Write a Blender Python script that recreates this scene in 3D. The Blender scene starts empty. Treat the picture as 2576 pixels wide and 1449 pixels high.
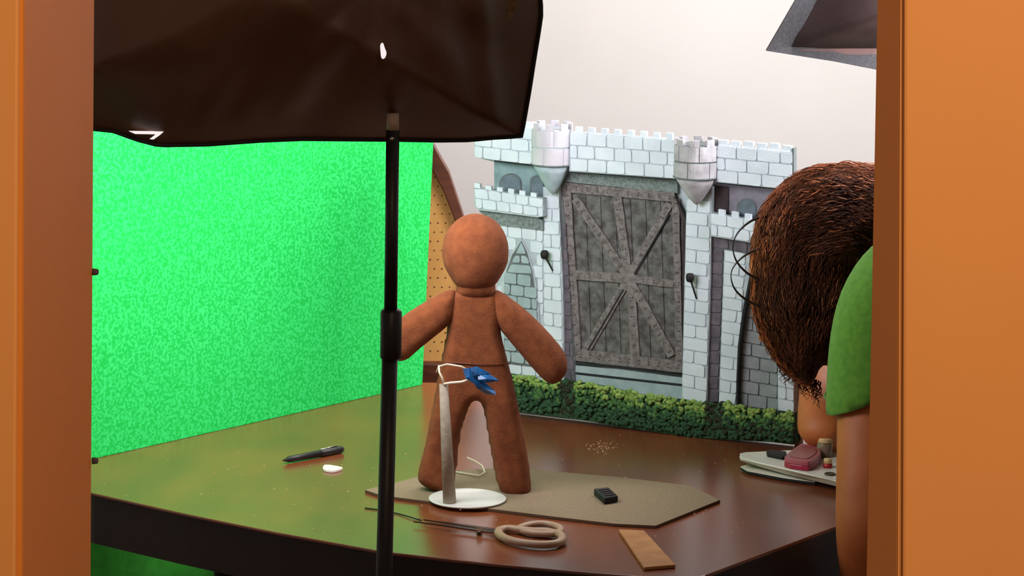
import bpy, bmesh, math, random
import numpy as np
from mathutils import Vector, Matrix, noise

random.seed(7)
SC = bpy.context.scene
COL = SC.collection
PI = math.pi

# ------------------------------------------------------------------ camera
W, H, F = 2576.0, 1449.0, 7500.0
CAM = Vector((0, 0, 1.66))
ROT = Matrix.Rotation(math.radians(80), 3, 'X') @ Matrix.Rotation(math.radians(0.7), 3, 'Z')
cd = bpy.data.cameras.new('camera'); cam = bpy.data.objects.new('camera', cd); COL.objects.link(cam)
cd.sensor_width = 36; cd.lens = 36 * F / W; cd.clip_end = 60; cd.clip_start = 0.05
cam.location = CAM; cam.rotation_euler = ROT.to_euler()
SC.camera = cam
# ------------------------------------------------------------------ world, lights, exposure
SC.view_settings.view_transform = 'Standard'; SC.view_settings.look = 'None'
SC.view_settings.gamma = 1.0; SC.view_settings.use_curve_mapping = False
SC.view_settings.exposure = 0.0
wd = bpy.data.worlds.new('world'); SC.world = wd; wd.use_nodes = True
wd.node_tree.nodes['Background'].inputs[0].default_value = (1.0, 0.72, 0.50, 1)
wd.node_tree.nodes['Background'].inputs[1].default_value = 0.12


def area(name, loc, target, size, energy, color=(1, 1, 1), size_y=None):
    l = bpy.data.lights.new(name, 'AREA'); l.energy = energy; l.color = color
    l.shape = 'RECTANGLE'; l.size = size; l.size_y = size_y or size
    o = bpy.data.objects.new(name, l); COL.objects.link(o); o.location = loc
    o.rotation_euler = (Vector(target) - Vector(loc)).to_track_quat('-Z', 'Y').to_euler()
    return o


area('softbox_light', (-0.30, 3.47, 1.30), (-0.22, 4.3, 0.90), 0.50, 5.2, (0.97, 0.99, 1.0), 0.32)
area('second_softbox_light', (0.72, 3.90, 1.46), (0.20, 4.9, 1.10), 0.5, 21, (0.97, 0.98, 1.0), 0.4)
area('added_wall_wash', (0.55, 4.75, 2.5), (0.35, 5.3, 1.1), 1.0, 24, (1.0, 0.95, 0.93), 0.4)  # added unseen lamp that brightens the back wall
area('hall_ceiling_lamp', (0.5, 0.25, 2.45), (0.0, 2.0, 1.2), 0.5, 25, (1.0, 0.74, 0.50))


# ------------------------------------------------------------------ picture to world
def ray(px, py):
    return (ROT @ Vector(((px - W / 2) / F, -(py - H / 2) / F, -1))).normalized()


def PY(px, py, y):
    d = ray(px, py); return CAM + d * ((y - CAM.y) / d.y)


def PZ(px, py, z=0.75):
    d = ray(px, py); return CAM + d * ((z - CAM.z) / d.z)


def PP(px, py, p, n):
    d = ray(px, py); return CAM + d * ((p - CAM).dot(n) / d.dot(n))


# ------------------------------------------------------------------ materials
def srgb(c):
    return tuple(((v / 255) / 12.92 if v / 255 <= .04045 else ((v / 255 + .055) / 1.055) ** 2.4) for v in c)


MATS = {}


def mat(name, col, rough=.6, col2=None, scale=20, bump=0, bscale=None, metal=0, stretch=None, emis=0, sheen=0, detail=3,
        spread=(.35, .65), spec=.5, objrand=0):
    if name in MATS: return MATS[name]
    m = bpy.data.materials.new(name); m.use_nodes = True; nt = m.node_tree; N = nt.nodes; L = nt.links
    b = N['Principled BSDF']
    c1 = (*srgb(col), 1)
    b.inputs['Base Color'].default_value = c1
    b.inputs['Roughness'].default_value = rough; b.inputs['Metallic'].default_value = metal
    b.inputs['Specular IOR Level'].default_value = spec
    if sheen: b.inputs['Sheen Weight'].default_value = sheen
    tc = N.new('ShaderNodeTexCoord'); mp = N.new('ShaderNodeMapping'); L.new(tc.outputs['Object'], mp.inputs[0])
    if stretch: mp.inputs['Scale'].default_value = stretch
    out = None
    if col2:
        nz = N.new('ShaderNodeTexNoise'); nz.inputs['Scale'].default_value = scale; nz.inputs['Detail'].default_value = detail
        L.new(mp.outputs[0], nz.inputs['Vector'])
        r = N.new('ShaderNodeMapRange'); r.inputs[1].default_value = spread[0]; r.inputs[2].default_value = spread[1]
        L.new(nz.outputs[0], r.inputs[0])
        mx = N.new('ShaderNodeMix'); mx.data_type = 'RGBA'; mx.inputs[6].default_value = c1
        mx.inputs[7].default_value = (*srgb(col2), 1); L.new(r.outputs[0], mx.inputs[0])
        out = mx.outputs[2]
        if objrand:
            oi = N.new('ShaderNodeObjectInfo'); hs = N.new('ShaderNodeHueSaturation')
            r2 = N.new('ShaderNodeMapRange'); r2.inputs[3].default_value = 1 - objrand; r2.inputs[4].default_value = 1 + objrand
            L.new(oi.outputs['Random'], r2.inputs[0]); L.new(r2.outputs[0], hs.inputs['Value']); L.new(out, hs.inputs['Color'])
            out = hs.outputs[0]
        L.new(out, b.inputs['Base Color'])
    if bump:
        n2 = N.new('ShaderNodeTexNoise'); n2.inputs['Scale'].default_value = bscale or scale * 3; n2.inputs['Detail'].default_value = 4
        L.new(mp.outputs[0], n2.inputs['Vector'])
        bp = N.new('ShaderNodeBump'); bp.inputs['Strength'].default_value = bump; bp.inputs['Distance'].default_value = .002
        L.new(n2.outputs[0], bp.inputs['Height']); L.new(bp.outputs[0], b.inputs['Normal'])
    if emis:
        b.inputs['Emission Color'].default_value = c1; b.inputs['Emission Strength'].default_value = emis
    MATS[name] = m
    return m


M_wall = mat('wall paint', (226, 220, 218), .9, (220, 214, 211), 3, .1, 60)
M_ceil = mat('ceiling paint', (220, 215, 210), .9)
M_floor = mat('floor tile', (96, 66, 48), .5, (80, 54, 38), 6)
M_orange = mat('orange paint', (214, 130, 50), .55, (206, 122, 46), 2.2, .03, 500, spread=(.3, .7), spec=.15)  # same paint as the door; different light on the reveal put into its colour
M_orange2 = mat('orange door paint', (222, 150, 80), .5, (214, 140, 74), 5, .03, 500, spread=(.3, .7), stretch=(1, 1, .5))
M_wood = mat('table wood', (110, 54, 32), .22, (136, 72, 38), 5, .06, 260, stretch=(3, 1, 1), spread=(.3, .7), detail=8)
MATS['table wood'].node_tree.nodes['Principled BSDF'].inputs['IOR'].default_value = 2.0
M_edge = mat('table edge', (38, 20, 14), .45, (30, 17, 12), 8)
M_green = mat('green felt', (0, 196, 74), .9, (46, 222, 110), 230, .3, 500, detail=1, spread=(.42, .6))
M_greencloth = mat('green cloth', (60, 170, 50), .9, (50, 150, 42), 40, .3)
M_card = mat('grey card', (142, 122, 96), .85, (128, 108, 84), 300, .2)
M_cardedge = mat('card edge', (92, 66, 44), .9)
M_felt = mat('gingerbread felt', (134, 70, 33), .95, (116, 57, 25), 90, .5, 700, detail=5)
M_black = mat('black plastic', (24, 18, 16), .4)
M_black2 = mat('black matte', (22, 20, 20), .7)
M_steel = mat('brushed steel', (190, 182, 172), .35, metal=1)
M_fabric = mat('black nylon', (104, 70, 50), .5, (88, 56, 38), 9, .12, 160, spread=(.3, .7), detail=6)
M_liner = mat('white lining', (245, 245, 255), .7)
M_diff = mat('diffuser', (255, 255, 255), .8, emis=1.6)
M_leak = mat('leaked lamp glow', (255, 246, 250), .8, emis=.8)
M_rim = mat('grey binding tape', (52, 49, 53), .8, (36, 33, 37), 300, .4)
M_fabric2 = mat('dark softbox cloth', (54, 40, 40), .9, (42, 28, 28), 14, .2, 300, spec=.15)
M_brick = mat('white brick paint', (222, 230, 240), .85, (210, 219, 230), 30, .25, 500, objrand=.035)
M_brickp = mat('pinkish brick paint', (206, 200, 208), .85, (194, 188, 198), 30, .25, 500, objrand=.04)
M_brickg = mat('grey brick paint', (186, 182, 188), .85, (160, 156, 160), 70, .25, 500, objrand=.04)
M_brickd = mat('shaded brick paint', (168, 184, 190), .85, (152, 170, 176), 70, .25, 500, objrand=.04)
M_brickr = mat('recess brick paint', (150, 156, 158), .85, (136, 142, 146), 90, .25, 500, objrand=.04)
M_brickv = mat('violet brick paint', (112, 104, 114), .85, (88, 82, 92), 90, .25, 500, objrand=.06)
M_mort = mat('mortar paint', (168, 178, 186), .9, (190, 200, 206), 60)
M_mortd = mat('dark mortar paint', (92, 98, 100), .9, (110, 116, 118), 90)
M_alc = mat('alcove paint', (140, 160, 168), .9, (118, 140, 148), 60)  # shade inside the left alcove put into this blue grey
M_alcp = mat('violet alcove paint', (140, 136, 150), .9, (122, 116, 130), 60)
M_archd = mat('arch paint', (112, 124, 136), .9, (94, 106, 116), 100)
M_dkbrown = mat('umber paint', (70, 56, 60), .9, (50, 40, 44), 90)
M_corb = mat('hatched shadow paint', (98, 108, 108), .9, (136, 146, 146), 240, detail=6)
M_gate = mat('gate board paint', (112, 110, 110), .8, (74, 70, 68), 90, .6, 300, detail=8, spread=(.38, .62))
M_beam = mat('gate beam paint', (136, 128, 128), .8, (100, 92, 92), 160, .6, 400, detail=8, spread=(.36, .64))
M_ink = mat('ink line', (28, 30, 34), .8)
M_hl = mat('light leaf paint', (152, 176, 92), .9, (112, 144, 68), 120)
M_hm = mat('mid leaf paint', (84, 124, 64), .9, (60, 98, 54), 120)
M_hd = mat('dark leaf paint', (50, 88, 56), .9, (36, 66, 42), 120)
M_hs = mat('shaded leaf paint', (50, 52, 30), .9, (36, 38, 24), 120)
M_peach = mat('peach panel', (240, 178, 100), .6, (234, 168, 92), 20)
M_brown = mat('brown varnished wood', (112, 58, 38), .4, (90, 44, 28), 20, stretch=(1, 1, 6))
M_white = mat('white plastic', (236, 230, 218), .35)
M_whitem = mat('white coated metal', (228, 226, 218), .3)
M_tube = mat('grey white paper tube', (166, 150, 134), .8, (150, 134, 118), 120, .3)
M_wire = mat('pale wire', (232, 214, 190), .4)
M_blue = mat('blue film', (20, 92, 150), .3, (10, 60, 110), 120)
M_pink = mat('pink translucent plastic', (190, 88, 108), .3, (170, 96, 98), 60)
M_pinkd = mat('deep pink plastic', (172, 42, 72), .3)
M_handle = mat('putty plastic', (176, 142, 116), .45)
M_blade = mat('dark steel blade', (70, 52, 44), .35, metal=.8)
M_stick = mat('raw wood', (190, 132, 74), .7, (164, 106, 56), 30, .3, 200, stretch=(1, 1, 1))
M_skin = mat('skin', (210, 120, 64), .55, (198, 108, 56), 30, .1, 300)
M_lip = mat('lips', (166, 84, 74), .5)
M_eye = mat('eye white', (230, 226, 220), .3)
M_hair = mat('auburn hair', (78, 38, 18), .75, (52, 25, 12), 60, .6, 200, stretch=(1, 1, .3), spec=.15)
M_hairtop = mat('auburn hair strands', (188, 100, 52), .5, (118, 60, 30), 30)  # paler copy of the hair, light from behind the crown put in
M_curl = mat('dark curl', (24, 18, 16), .3)
M_shirt = mat('green jersey', (108, 168, 48), .9, (90, 150, 40), 120, .4, 900, sheen=.2)
M_jeans = mat('navy cotton', (38, 46, 70), .9)
M_shoe = mat('dark shoe', (40, 34, 32), .6)
M_cream = mat('cream cap', (226, 190, 140), .5)
M_red = mat('red cap', (176, 26, 34), .4)
M_glass = mat('smoky jar', (140, 116, 96), .2)
M_crumb = mat('pale crumb', (216, 190, 160), .8)


# ------------------------------------------------------------------ builders
def obj(name, bm, m, parent=None, smooth=False, bevel=0, seg=2):
    bmesh.ops.recalc_face_normals(bm, faces=bm.faces)
    me = bpy.data.meshes.new(name); bm.to_mesh(me); bm.free()
    return finish(name, me, m, parent, smooth, bevel, seg)


def finish(name, me, m, parent=None, smooth=False, bevel=0, seg=2):
    ms = m if isinstance(m, (list, tuple)) else [m]
    for x in ms: me.materials.append(x)
    o = bpy.data.objects.new(name, me); COL.objects.link(o)
    if parent:
        o.parent = parent
        w = wpos(parent)
        o.location = -w
    if smooth:
        for p in me.polygons: p.use_smooth = True
    if bevel:
        b = o.modifiers.new('bevel', 'BEVEL'); b.width = bevel; b.segments = seg; b.limit_method = 'ANGLE'
        b.angle_limit = math.radians(40)
    return o


WP = {}


def wpos(o):
    return WP.get(o.name, Vector((0, 0, 0)))


def thing(name, label, cat, loc=(0, 0, 0), group=None):
    o = bpy.data.objects.new(name, None); COL.objects.link(o); o.location = loc; WP[o.name] = Vector(loc)
    o.empty_display_size = .05
    return tag(o, label, cat, group)


def tag(o, label, cat, group=None):
    o['label'] = label; o['category'] = cat
    if group: o['group'] = group
    return o


def struct(o, label=None):
    o['kind'] = 'structure'
    if label: o['label'] = label
    return o


def box(bm, lo, hi, rot=None, piv=None):
    lo = Vector(lo); hi = Vector(hi)
    vs = []
    for x in (lo.x, hi.x):
        for y in (lo.y, hi.y):
            for z in (lo.z, hi.z):
                v = Vector((x, y, z))
                if rot is not None: v = rot @ (v - piv) + piv
                vs.append(bm.verts.new(v))
    for f in ((0, 1, 3, 2), (4, 6, 7, 5), (0, 4, 5, 1), (2, 3, 7, 6), (0, 2, 6, 4), (1, 5, 7, 3)):
        bm.faces.new([vs[i] for i in f])
    return vs


def prism(bm, pts, vec, mat_side=None):
    """polygon pts (world) extruded by vec"""
    vec = Vector(vec)
    a = [bm.verts.new(p) for p in pts]; b = [bm.verts.new(p + vec) for p in pts]
    n = len(a)
    fs = [bm.faces.new(a), bm.faces.new(b[::-1])]
    for i in range(n):
        f = bm.faces.new([a[i], a[(i + 1) % n], b[(i + 1) % n], b[i]])
        if mat_side is not None: f.material_index = mat_side
    return fs


def tube(bm, pts, rad, n=10, caps=True):
    pts = [Vector(p) for p in pts]
    if not isinstance(rad, (list, tuple)): rad = [rad] * len(pts)
    rings = []
    prev = None
    for i, p in enumerate(pts):
        t = (pts[min(i + 1, len(pts) - 1)] - pts[max(i - 1, 0)]).normalized()
        if prev is None:
            a = Vector((0, 0, 1)) if abs(t.z) < .9 else Vector((1, 0, 0))
            u = t.cross(a).normalized()
        else:
            u = (prev - t * prev.dot(t)).normalized()
        prev = u; v = t.cross(u)
        rings.append([bm.verts.new(p + (u * math.cos(2 * PI * k / n) + v * math.sin(2 * PI * k / n)) * rad[i]) for k in range(n)])
    for a, b in zip(rings, rings[1:]):
        for k in range(n): bm.faces.new([a[k], a[(k + 1) % n], b[(k + 1) % n], b[k]])
    if caps:
        bm.faces.new(rings[0][::-1]); bm.faces.new(rings[-1])


def lathe(bm, prof, c, n=32, axis=Vector((0, 0, 1)), a0=0, a1=2 * PI):
    """prof list of (r, h); closed of revolution about axis at c"""
    c = Vector(c); axis = axis.normalized()
    x = axis.orthogonal().normalized() if abs(axis.z) < .99 else Vector((1, 0, 0)); y = axis.cross(x)
    rings = []
    for r, h in prof:
        if r < 1e-6: rings.append([bm.verts.new(c + axis * h)])
        else: rings.append([bm.verts.new(c + axis * h + (x * math.cos(2 * PI * k / n) + y * math.sin(2 * PI * k / n)) * r) for k in range(n)])
    for a, b in zip(rings, rings[1:]):
        for k in range(n):
            k2 = (k + 1) % n
            if len(a) == 1 and len(b) == 1: break
            if len(a) == 1: bm.faces.new([a[0], b[k2], b[k]])
            elif len(b) == 1: bm.faces.new([a[k], a[k2], b[0]])
            else: bm.faces.new([a[k], a[k2], b[k2], b[k]])
    if len(rings[0]) > 1: bm.faces.new(rings[0][::-1])
    if len(rings[-1]) > 1: bm.faces.new(rings[-1])


def ball(bm, c, r, sub=2, sc=(1, 1, 1), rot=None):
    res = bmesh.ops.create_icosphere(bm, subdivisions=sub, radius=1)
    for v in res['verts']:
        p = Vector((v.co.x * sc[0] * r, v.co.y * sc[1] * r, v.co.z * sc[2] * r))
        if rot is not None: p = rot @ p
        v.co = Vector(c) + p
    return res['verts']


def smooth_poly(pts, it=2, keep=()):
    for _ in range(it):
        q = []
        n = len(pts)
        for i in range(n):
            a, b = Vector(pts[i]), Vector(pts[(i + 1) % n])
            q.append(a * .75 + b * .25); q.append(a * .25 + b * .75)
        pts = q
    return pts


def evaluated(o):
    dg = bpy.context.evaluated_depsgraph_get(); dg.update()
    me = bpy.data.meshes.new_from_object(o.evaluated_get(dg))
    old = o.data
    bpy.data.objects.remove(o); bpy.data.meshes.remove(old)
    return me


def pillow(name, outline_px, y, T, R, m, parent, voxel=.003, it=2, bulge=None, lumps=0.0, tilt=0.0):
    """stuffed shape: an outline at depth y, rounded thickness T over an edge radius R"""
    pts = [PY(p[0], p[1], y) for p in smooth_poly([Vector(p) for p in outline_px], it)]
    bm = bmesh.new(); prism(bm, [p + Vector((0, -voxel * 1.5, 0)) for p in pts], (0, voxel * 3, 0))
    bmesh.ops.triangulate(bm, faces=[f for f in bm.faces if len(f.verts) > 4])
    bmesh.ops.recalc_face_normals(bm, faces=bm.faces)
    me = bpy.data.meshes.new(name); bm.to_mesh(me); bm.free()
    t = bpy.data.objects.new('temp', me); COL.objects.link(t)
    r = t.modifiers.new('r', 'REMESH'); r.mode = 'VOXEL'; r.voxel_size = voxel
    me = evaluated(t)
    n = len(me.vertices); co = np.empty(n * 3); me.vertices.foreach_get('co', co); co = co.reshape(-1, 3)
    P = np.array([[p.x, p.z] for p in pts]); Q = np.roll(P, -1, 0)
    d = np.full(n, 1e9); X = co[:, [0, 2]]
    for a, b in zip(P, Q):
        ab = b - a; L = (ab ** 2).sum() + 1e-12
        tt = np.clip(((X - a) @ ab) / L, 0, 1)
        d = np.minimum(d, np.hypot(*(X - a - tt[:, None] * ab).T))
    k = np.clip(d / R, 0, 1)
    h = T * np.sqrt(1 - (1 - k) ** 2)
    if bulge: h = h * bulge(X)
    sgn = np.clip((co[:, 1] - y) / (voxel * 1.2), -1, 1)
    co[:, 1] = y + sgn * h
    zc = co[:, 2].mean()
    co[:, 1] += (co[:, 2] - zc) * tilt
    if lumps:
        for i in range(n):
            v = Vector(co[i]); co[i, 1] += lumps * (noise.noise(v * 28)) * min(1, k[i] * 2)
    me.vertices.foreach_set('co', co.ravel()); me.update()
    o = finish(name, me, m, parent, smooth=True)
    s = o.modifiers.new('smooth', 'SMOOTH'); s.factor = .6; s.iterations = 4
    return o


def skin(name, verts, edges, m, parent=None, sub=2, cut=None, root=0):
    me = bpy.data.meshes.new(name); me.from_pydata([v[0] for v in verts], edges, [])
    o = bpy.data.objects.new('temp', me); COL.objects.link(o)
    md = o.modifiers.new('skin', 'SKIN'); md.use_smooth_shade = True
    for i, v in enumerate(verts):
        r = v[1]
        o.data.skin_vertices[0].data[i].radius = (r, r) if not isinstance(r, tuple) else r
    o.data.skin_vertices[0].data[root].use_root = True
    s = o.modifiers.new('s', 'SUBSURF'); s.levels = sub; s.render_levels = sub
    me = evaluated(o)
    if cut:
        bm = bmesh.new(); bm.from_mesh(me)
        for co, no in cut:
            g = bm.verts[:] + bm.edges[:] + bm.faces[:]
            bmesh.ops.bisect_plane(bm, geom=g, plane_co=co, plane_no=no, clear_outer=True)
        bm.to_mesh(me); bm.free()
    me.name = name
    return finish(name, me, m, parent, smooth=True)


# ================================================================== SETTING
def slab(name, lo, hi, m, label=None):
    bm = bmesh.new(); box(bm, lo, hi)
    return struct(obj(name, bm, m), label)


slab('floor', (-3, -1.5, -.06), (3, 5.36, 0), M_floor)
slab('ceiling', (-3, 1.4, 2.6), (3, 5.36, 2.66), M_ceil)
slab('wall_back', (-3, 5.3, 0), (3, 5.36, 2.6), M_wall, 'off white back wall of the room')
slab('wall_left', (-2.06, 1.67, 0), (-2.0, 5.3, 2.6), M_wall)
slab('wall_right', (2.0, 1.67, 0), (2.06, 5.3, 2.6), M_wall)

# door frame, left: casing face, bead and deep reveal
YF = 1.40


def jamb_x(px0, py0, px1, py1, y):
    a = PY(px0, py0, y); b = PY(px1, py1, y)
    s = (b.x - a.x) / (b.z - a.z)
    return lambda z: a.x + s * (z - a.z)


def lean_box(name, xl, xr, y0, y1, z0, z1, m, parent=None, bevel=.002, xl2=None, xr2=None):
    bm = bmesh.new()
    xl2 = xl2 or xl; xr2 = xr2 or xr
    vs = []
    for z in (z0, z1):
        vs.append([bm.verts.new((xl(z), y0, z)), bm.verts.new((xr(z), y0, z)), bm.verts.new((xr2(z), y1, z)), bm.verts.new((xl2(z), y1, z))])
    a, b = vs
    bm.faces.new(a[::-1]); bm.faces.new(b)
    for k in range(4): bm.faces.new([a[k], a[(k + 1) % 4], b[(k + 1) % 4], b[k]])
    return obj(name, bm, m, parent, bevel=bevel)


eL = jamb_x(60, 0, 56, 1449, YF)
eL2 = jamb_x(238, 0, 229, 1449, 1.62)
eB = jamb_x(50, 0, 42, 1449, YF)
o = struct(lean_box('trim_1', lambda z: -.42, eL, YF, 1.62, 0, 2.6, M_orange, xr2=eL2, xl2=lambda z: -.42), 'orange painted door frame along the left edge')
o2 = lean_box('casing_board', lambda z: -.41, lambda z: eB(z), YF - .003, YF + .01, 0, 2.6, M_orange2, o, bevel=.0015)
slab('wall_front_left', (-2.0, 1.42, 0), (-.415, 1.60, 2.6), M_wall)
# door leaf, right
eR = jamb_x(2262, 0, 2256, 1449, YF)
eRb = jamb_x(2233, 0, 2199, 1449, 1.455)
dr = struct(lean_box('door_1', eR, lambda z: .75, YF, 1.455, .01, 2.2, M_orange2, xl2=eRb, xr2=lambda z: .75), 'orange painted door leaf along the right edge')
eR3 = jamb_x(2272, 0, 2268, 1449, YF)
lean_box('edge_strip', eR3, lambda z: .74, YF - .003, YF + .01, .01, 2.19, M_orange2, dr, bevel=.0015)
slab('wall_front_right', (.76, 1.42, 0), (2.0, 1.60, 2.6), M_wall)
slab('trim_2', (-.42, 1.42, 2.22), (.76, 1.60, 2.6), M_orange, 'orange lintel over the doorway')
# screws on the left reveal
for (px, py) in ((233, 684), (232, 1159)):
    bm = bmesh.new(); c = PY(px, py, 1.618); lathe(bm, [(0.0, .0035), (.0016, .003), (.002, 0)], c, 12, Vector((1, 0, 0)))
    obj('screw', bm, M_dkbrown, o, smooth=True)

# ================================================================== TABLE
tb = thing('table', 'dark red brown wooden table with curved front edge', 'table', (0, 3.9, 0))
front = [(-420, 1000), (-120, 1130), (232, 1240), (465, 1292), (700, 1340), (960, 1387), (1200, 1414), (1400, 1433), (1600, 1449), (1690, 1454), (1735, 1455), (1775, 1447), (2090, 1330), (2480, 1190), (2700, 1110)]
pts = [PZ(*p) for p in front]
far = [PZ(2600, 1000), PZ(2300, 985), PZ(1080, 962), PZ(400, 960), PZ(-300, 950)]
top = pts + far
bm = bmesh.new(); prism(bm, top, (0, 0, -.004))
obj('tabletop', bm, M_wood, tb, bevel=.0012, seg=2)
cen = Vector((.0, 3.95, .75))
inn = [cen + (p - cen) * .996 for p in top]
bm = bmesh.new(); prism(bm, [p + Vector((0, 0, -.004)) for p in inn], (0, 0, -.062))
obj('apron', bm, M_edge, tb)
for (x, y) in ((-.75, 4.15), (.62, 4.2), (-.35, 3.75), (.28, 3.62)):
    bm = bmesh.new(); tube(bm, [(x, y, 0), (x, y, .35), (x, y, .685)], [.022, .028, .034], 16)
    obj('leg', bm, M_edge, tb, smooth=True)

# green cloth on the lower wall
bm = bmesh.new()
nx, ny = 60, 10; g = []
for i in range(nx + 1):
    row = []
    for j in range(ny + 1):
        x = -1.6 + 1.3 * i / nx; z = .01 + .85 * j / ny
        y = 5.25 - .02 * (1 + math.sin(x * 26 + noise.noise(Vector((x * 3, z * 2, 0))) * 2)) * (1 - .3 * j / ny)
        row.append(bm.verts.new((x, y, z)))
    g.append(row)
for i in range(nx):
    for j in range(ny): bm.faces.new([g[i][j], g[i + 1][j], g[i + 1][j + 1], g[i][j + 1]])
o = obj('green_cloth', bm, M_greencloth, smooth=True); sd = o.modifiers.new('t', 'SOLIDIFY'); sd.thickness = .002
tag(o, 'green cloth hanging low on the wall, seen below the table at left', 'cloth')

# ================================================================== GREEN BOARD
A = PZ(222, 1158); B = PZ(1063, 968)
A = A + (A - B) * .35
u = (B - A).normalized(); nrm = Vector((u.y, -u.x, 0))
gb = thing('green_screen', 'bright green felt covered board standing on the table at left', 'board', (A + B) / 2)
tl = PP(1092, 330, B, nrm)
hgt = PP(237, 290, A, nrm).z - .75
lean = (tl - B) * (hgt / (tl.z - .75)); lean.z = 0
bm = bmesh.new()
prism(bm, [A, B, B + Vector((0, 0, hgt)) + lean, A + Vector((0, 0, hgt)) + lean * .3], -nrm * .005)
obj('screen_panel', bm, M_green, gb, bevel=.001)
bm = bmesh.new()
for s in (.3, .8):
    p = A.lerp(B, s) - nrm * .006
    prism(bm, [p, p - nrm * .10, p + Vector((0, 0, .22))], u * .004)
obj('prop_foot', bm, M_card, gb)

# ================================================================== CHAIR BEHIND (arched, dotted back)
YC = 4.55
ch = thing('chair', 'chair with dotted peach back panel in an arched brown frame, behind the green board', 'chair', (PY(1000, 900, YC).x, YC, 0))
arc_out = [(1212, 966), (1205, 860), (1196, 700), (1180, 590), (1165, 535), (1130, 430), (1092, 362), (1040, 312), (960, 285), (880, 312), (820, 380), (780, 480), (760, 640), (752, 800), (750, 966)]
arc_in = [(1184, 908), (1178, 860), (1168, 700), (1156, 600), (1142, 545), (1116, 478), (1090, 430), (1040, 372), (960, 345), (885, 372), (845, 425), (808, 500), (788, 640), (780, 800), (778, 908)]
fo = smooth_poly([Vector(p) for p in arc_out], 0); fi = [Vector(p) for p in arc_in]
bm = bmesh.new()
n = len(fo)
fr = [[bm.verts.new(PY(p[0], p[1], YC) + Vector((0, dy, 0))) for p in q] for q in (fo, fi) for dy in (-.012, .012)]
of, ob_, if_, ib = fr
for k in range(n):
    k2 = (k + 1) % n
    bm.faces.new([of[k], of[k2], if_[k2], if_[k]]); bm.faces.new([ob_[k2], ob_[k], ib[k], ib[k2]])
    bm.faces.new([of[k2], of[k], ob_[k], ob_[k2]]); bm.faces.new([if_[k], if_[k2], ib[k2], ib[k]])
obj('back_frame', bm, M_brown, ch, bevel=.002)
bm = bmesh.new(); prism(bm, [PY(p[0] + (2 if p[0] < 900 else -2) * -1, p[1], YC) for p in fi], (0, .004, 0))
obj('back_panel', bm, M_peach, ch)
# dots of the panel: small dark pits
bm = bmesh.new()
for i in range(22):
    for j in range(22):
        px = 770 + i * 19 + (j % 2) * 9; py = 400 + j * 23
        t = (py - 340) / 570
        if t < .06 or t > .98: continue
        half = 190 * math.sqrt(max(0, 1 - max(0, 1 - t * 2.2) ** 2)) + 2
        if abs(px - 972) > half - 6: continue
        lathe(bm, [(0, .0012), (.0009, .0009), (.0013, 0)], PY(px, py, YC) + Vector((0, -.0002, 0)), 7, Vector((0, -1, 0)))
d = obj('perforations', bm, M_brown, ch); d['kind'] = 'stuff'
c0 = PY(980, 966, YC)
# low rail under the arch, seat and legs behind the table
bm = bmesh.new(); pa = PY(752, 962, YC - .005); pb = PY(1212, 912, YC - .005)
box(bm, (pa.x, YC - .016, pa.z - .02), (pb.x, YC + .016, pb.z)); obj('back_rail', bm, M_brown, ch, bevel=.003)
zs = .46
bm = bmesh.new(); box(bm, (pa.x - .02, YC, zs - .03), (pb.x + .02, YC + .40, zs)); obj('seat', bm, M_brown, ch, bevel=.008)
for (x, y, zt) in ((pa.x + .02, YC, pa.z), (pb.x - .02, YC, pa.z), (pa.x + .02, YC + .36, zs - .03), (pb.x - .02, YC + .36, zs - .03)):
    bm = bmesh.new(); tube(bm, [(x, y, 0), (x, y, zt)], [.012, .016], 10); obj('leg', bm, M_brown, ch, smooth=True)

# ================================================================== CASTLE
CA = PZ(1310, 1040); CB = PZ(1998, 1120)
cu = (CB - CA).normalized(); cn = Vector((cu.y, -cu.x, 0))
if cn.y > 0: cn = -cn
cs = thing('model_castle', 'white brick model castle front with grey wooden gate and painted hedge', 'model castle', (CA + CB) / 2)


def C(px, py, off=0.0):
    return PP(px, py, CA + cn * off, cn)


def cplate(name, poly, off, thick, m, parent=None, bevel=0, z0=.7502):
    bm = bmesh.new(); pts = [C(p[0], p[1], off) for p in poly]
    for p in pts:
        if p.z < z0: p.z = z0
    prism(bm, pts, -cn * thick)
    return obj(name, bm, m, parent or cs, bevel=bevel)


OFF_B, OFF_W, OFF_T = .004, .020, .034
cplate('backing_board', [(1200, 322), (1988, 384), (1996, 1119), (1310, 1040), (1262, 1032), (1262, 570), (1245, 545), (1245, 408), (1200, 396)], OFF_B, .004, M_mort)


def inpoly(x, y, poly):
    c = False; n = len(poly)
    for i in range(n):
        x1, y1 = poly[i]; x2, y2 = poly[(i + 1) % n]
        if (y1 > y) != (y2 > y) and x < (x2 - x1) * (y - y1) / (y2 - y1) + x1: c = not c
    return c


NB = [0]


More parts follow.
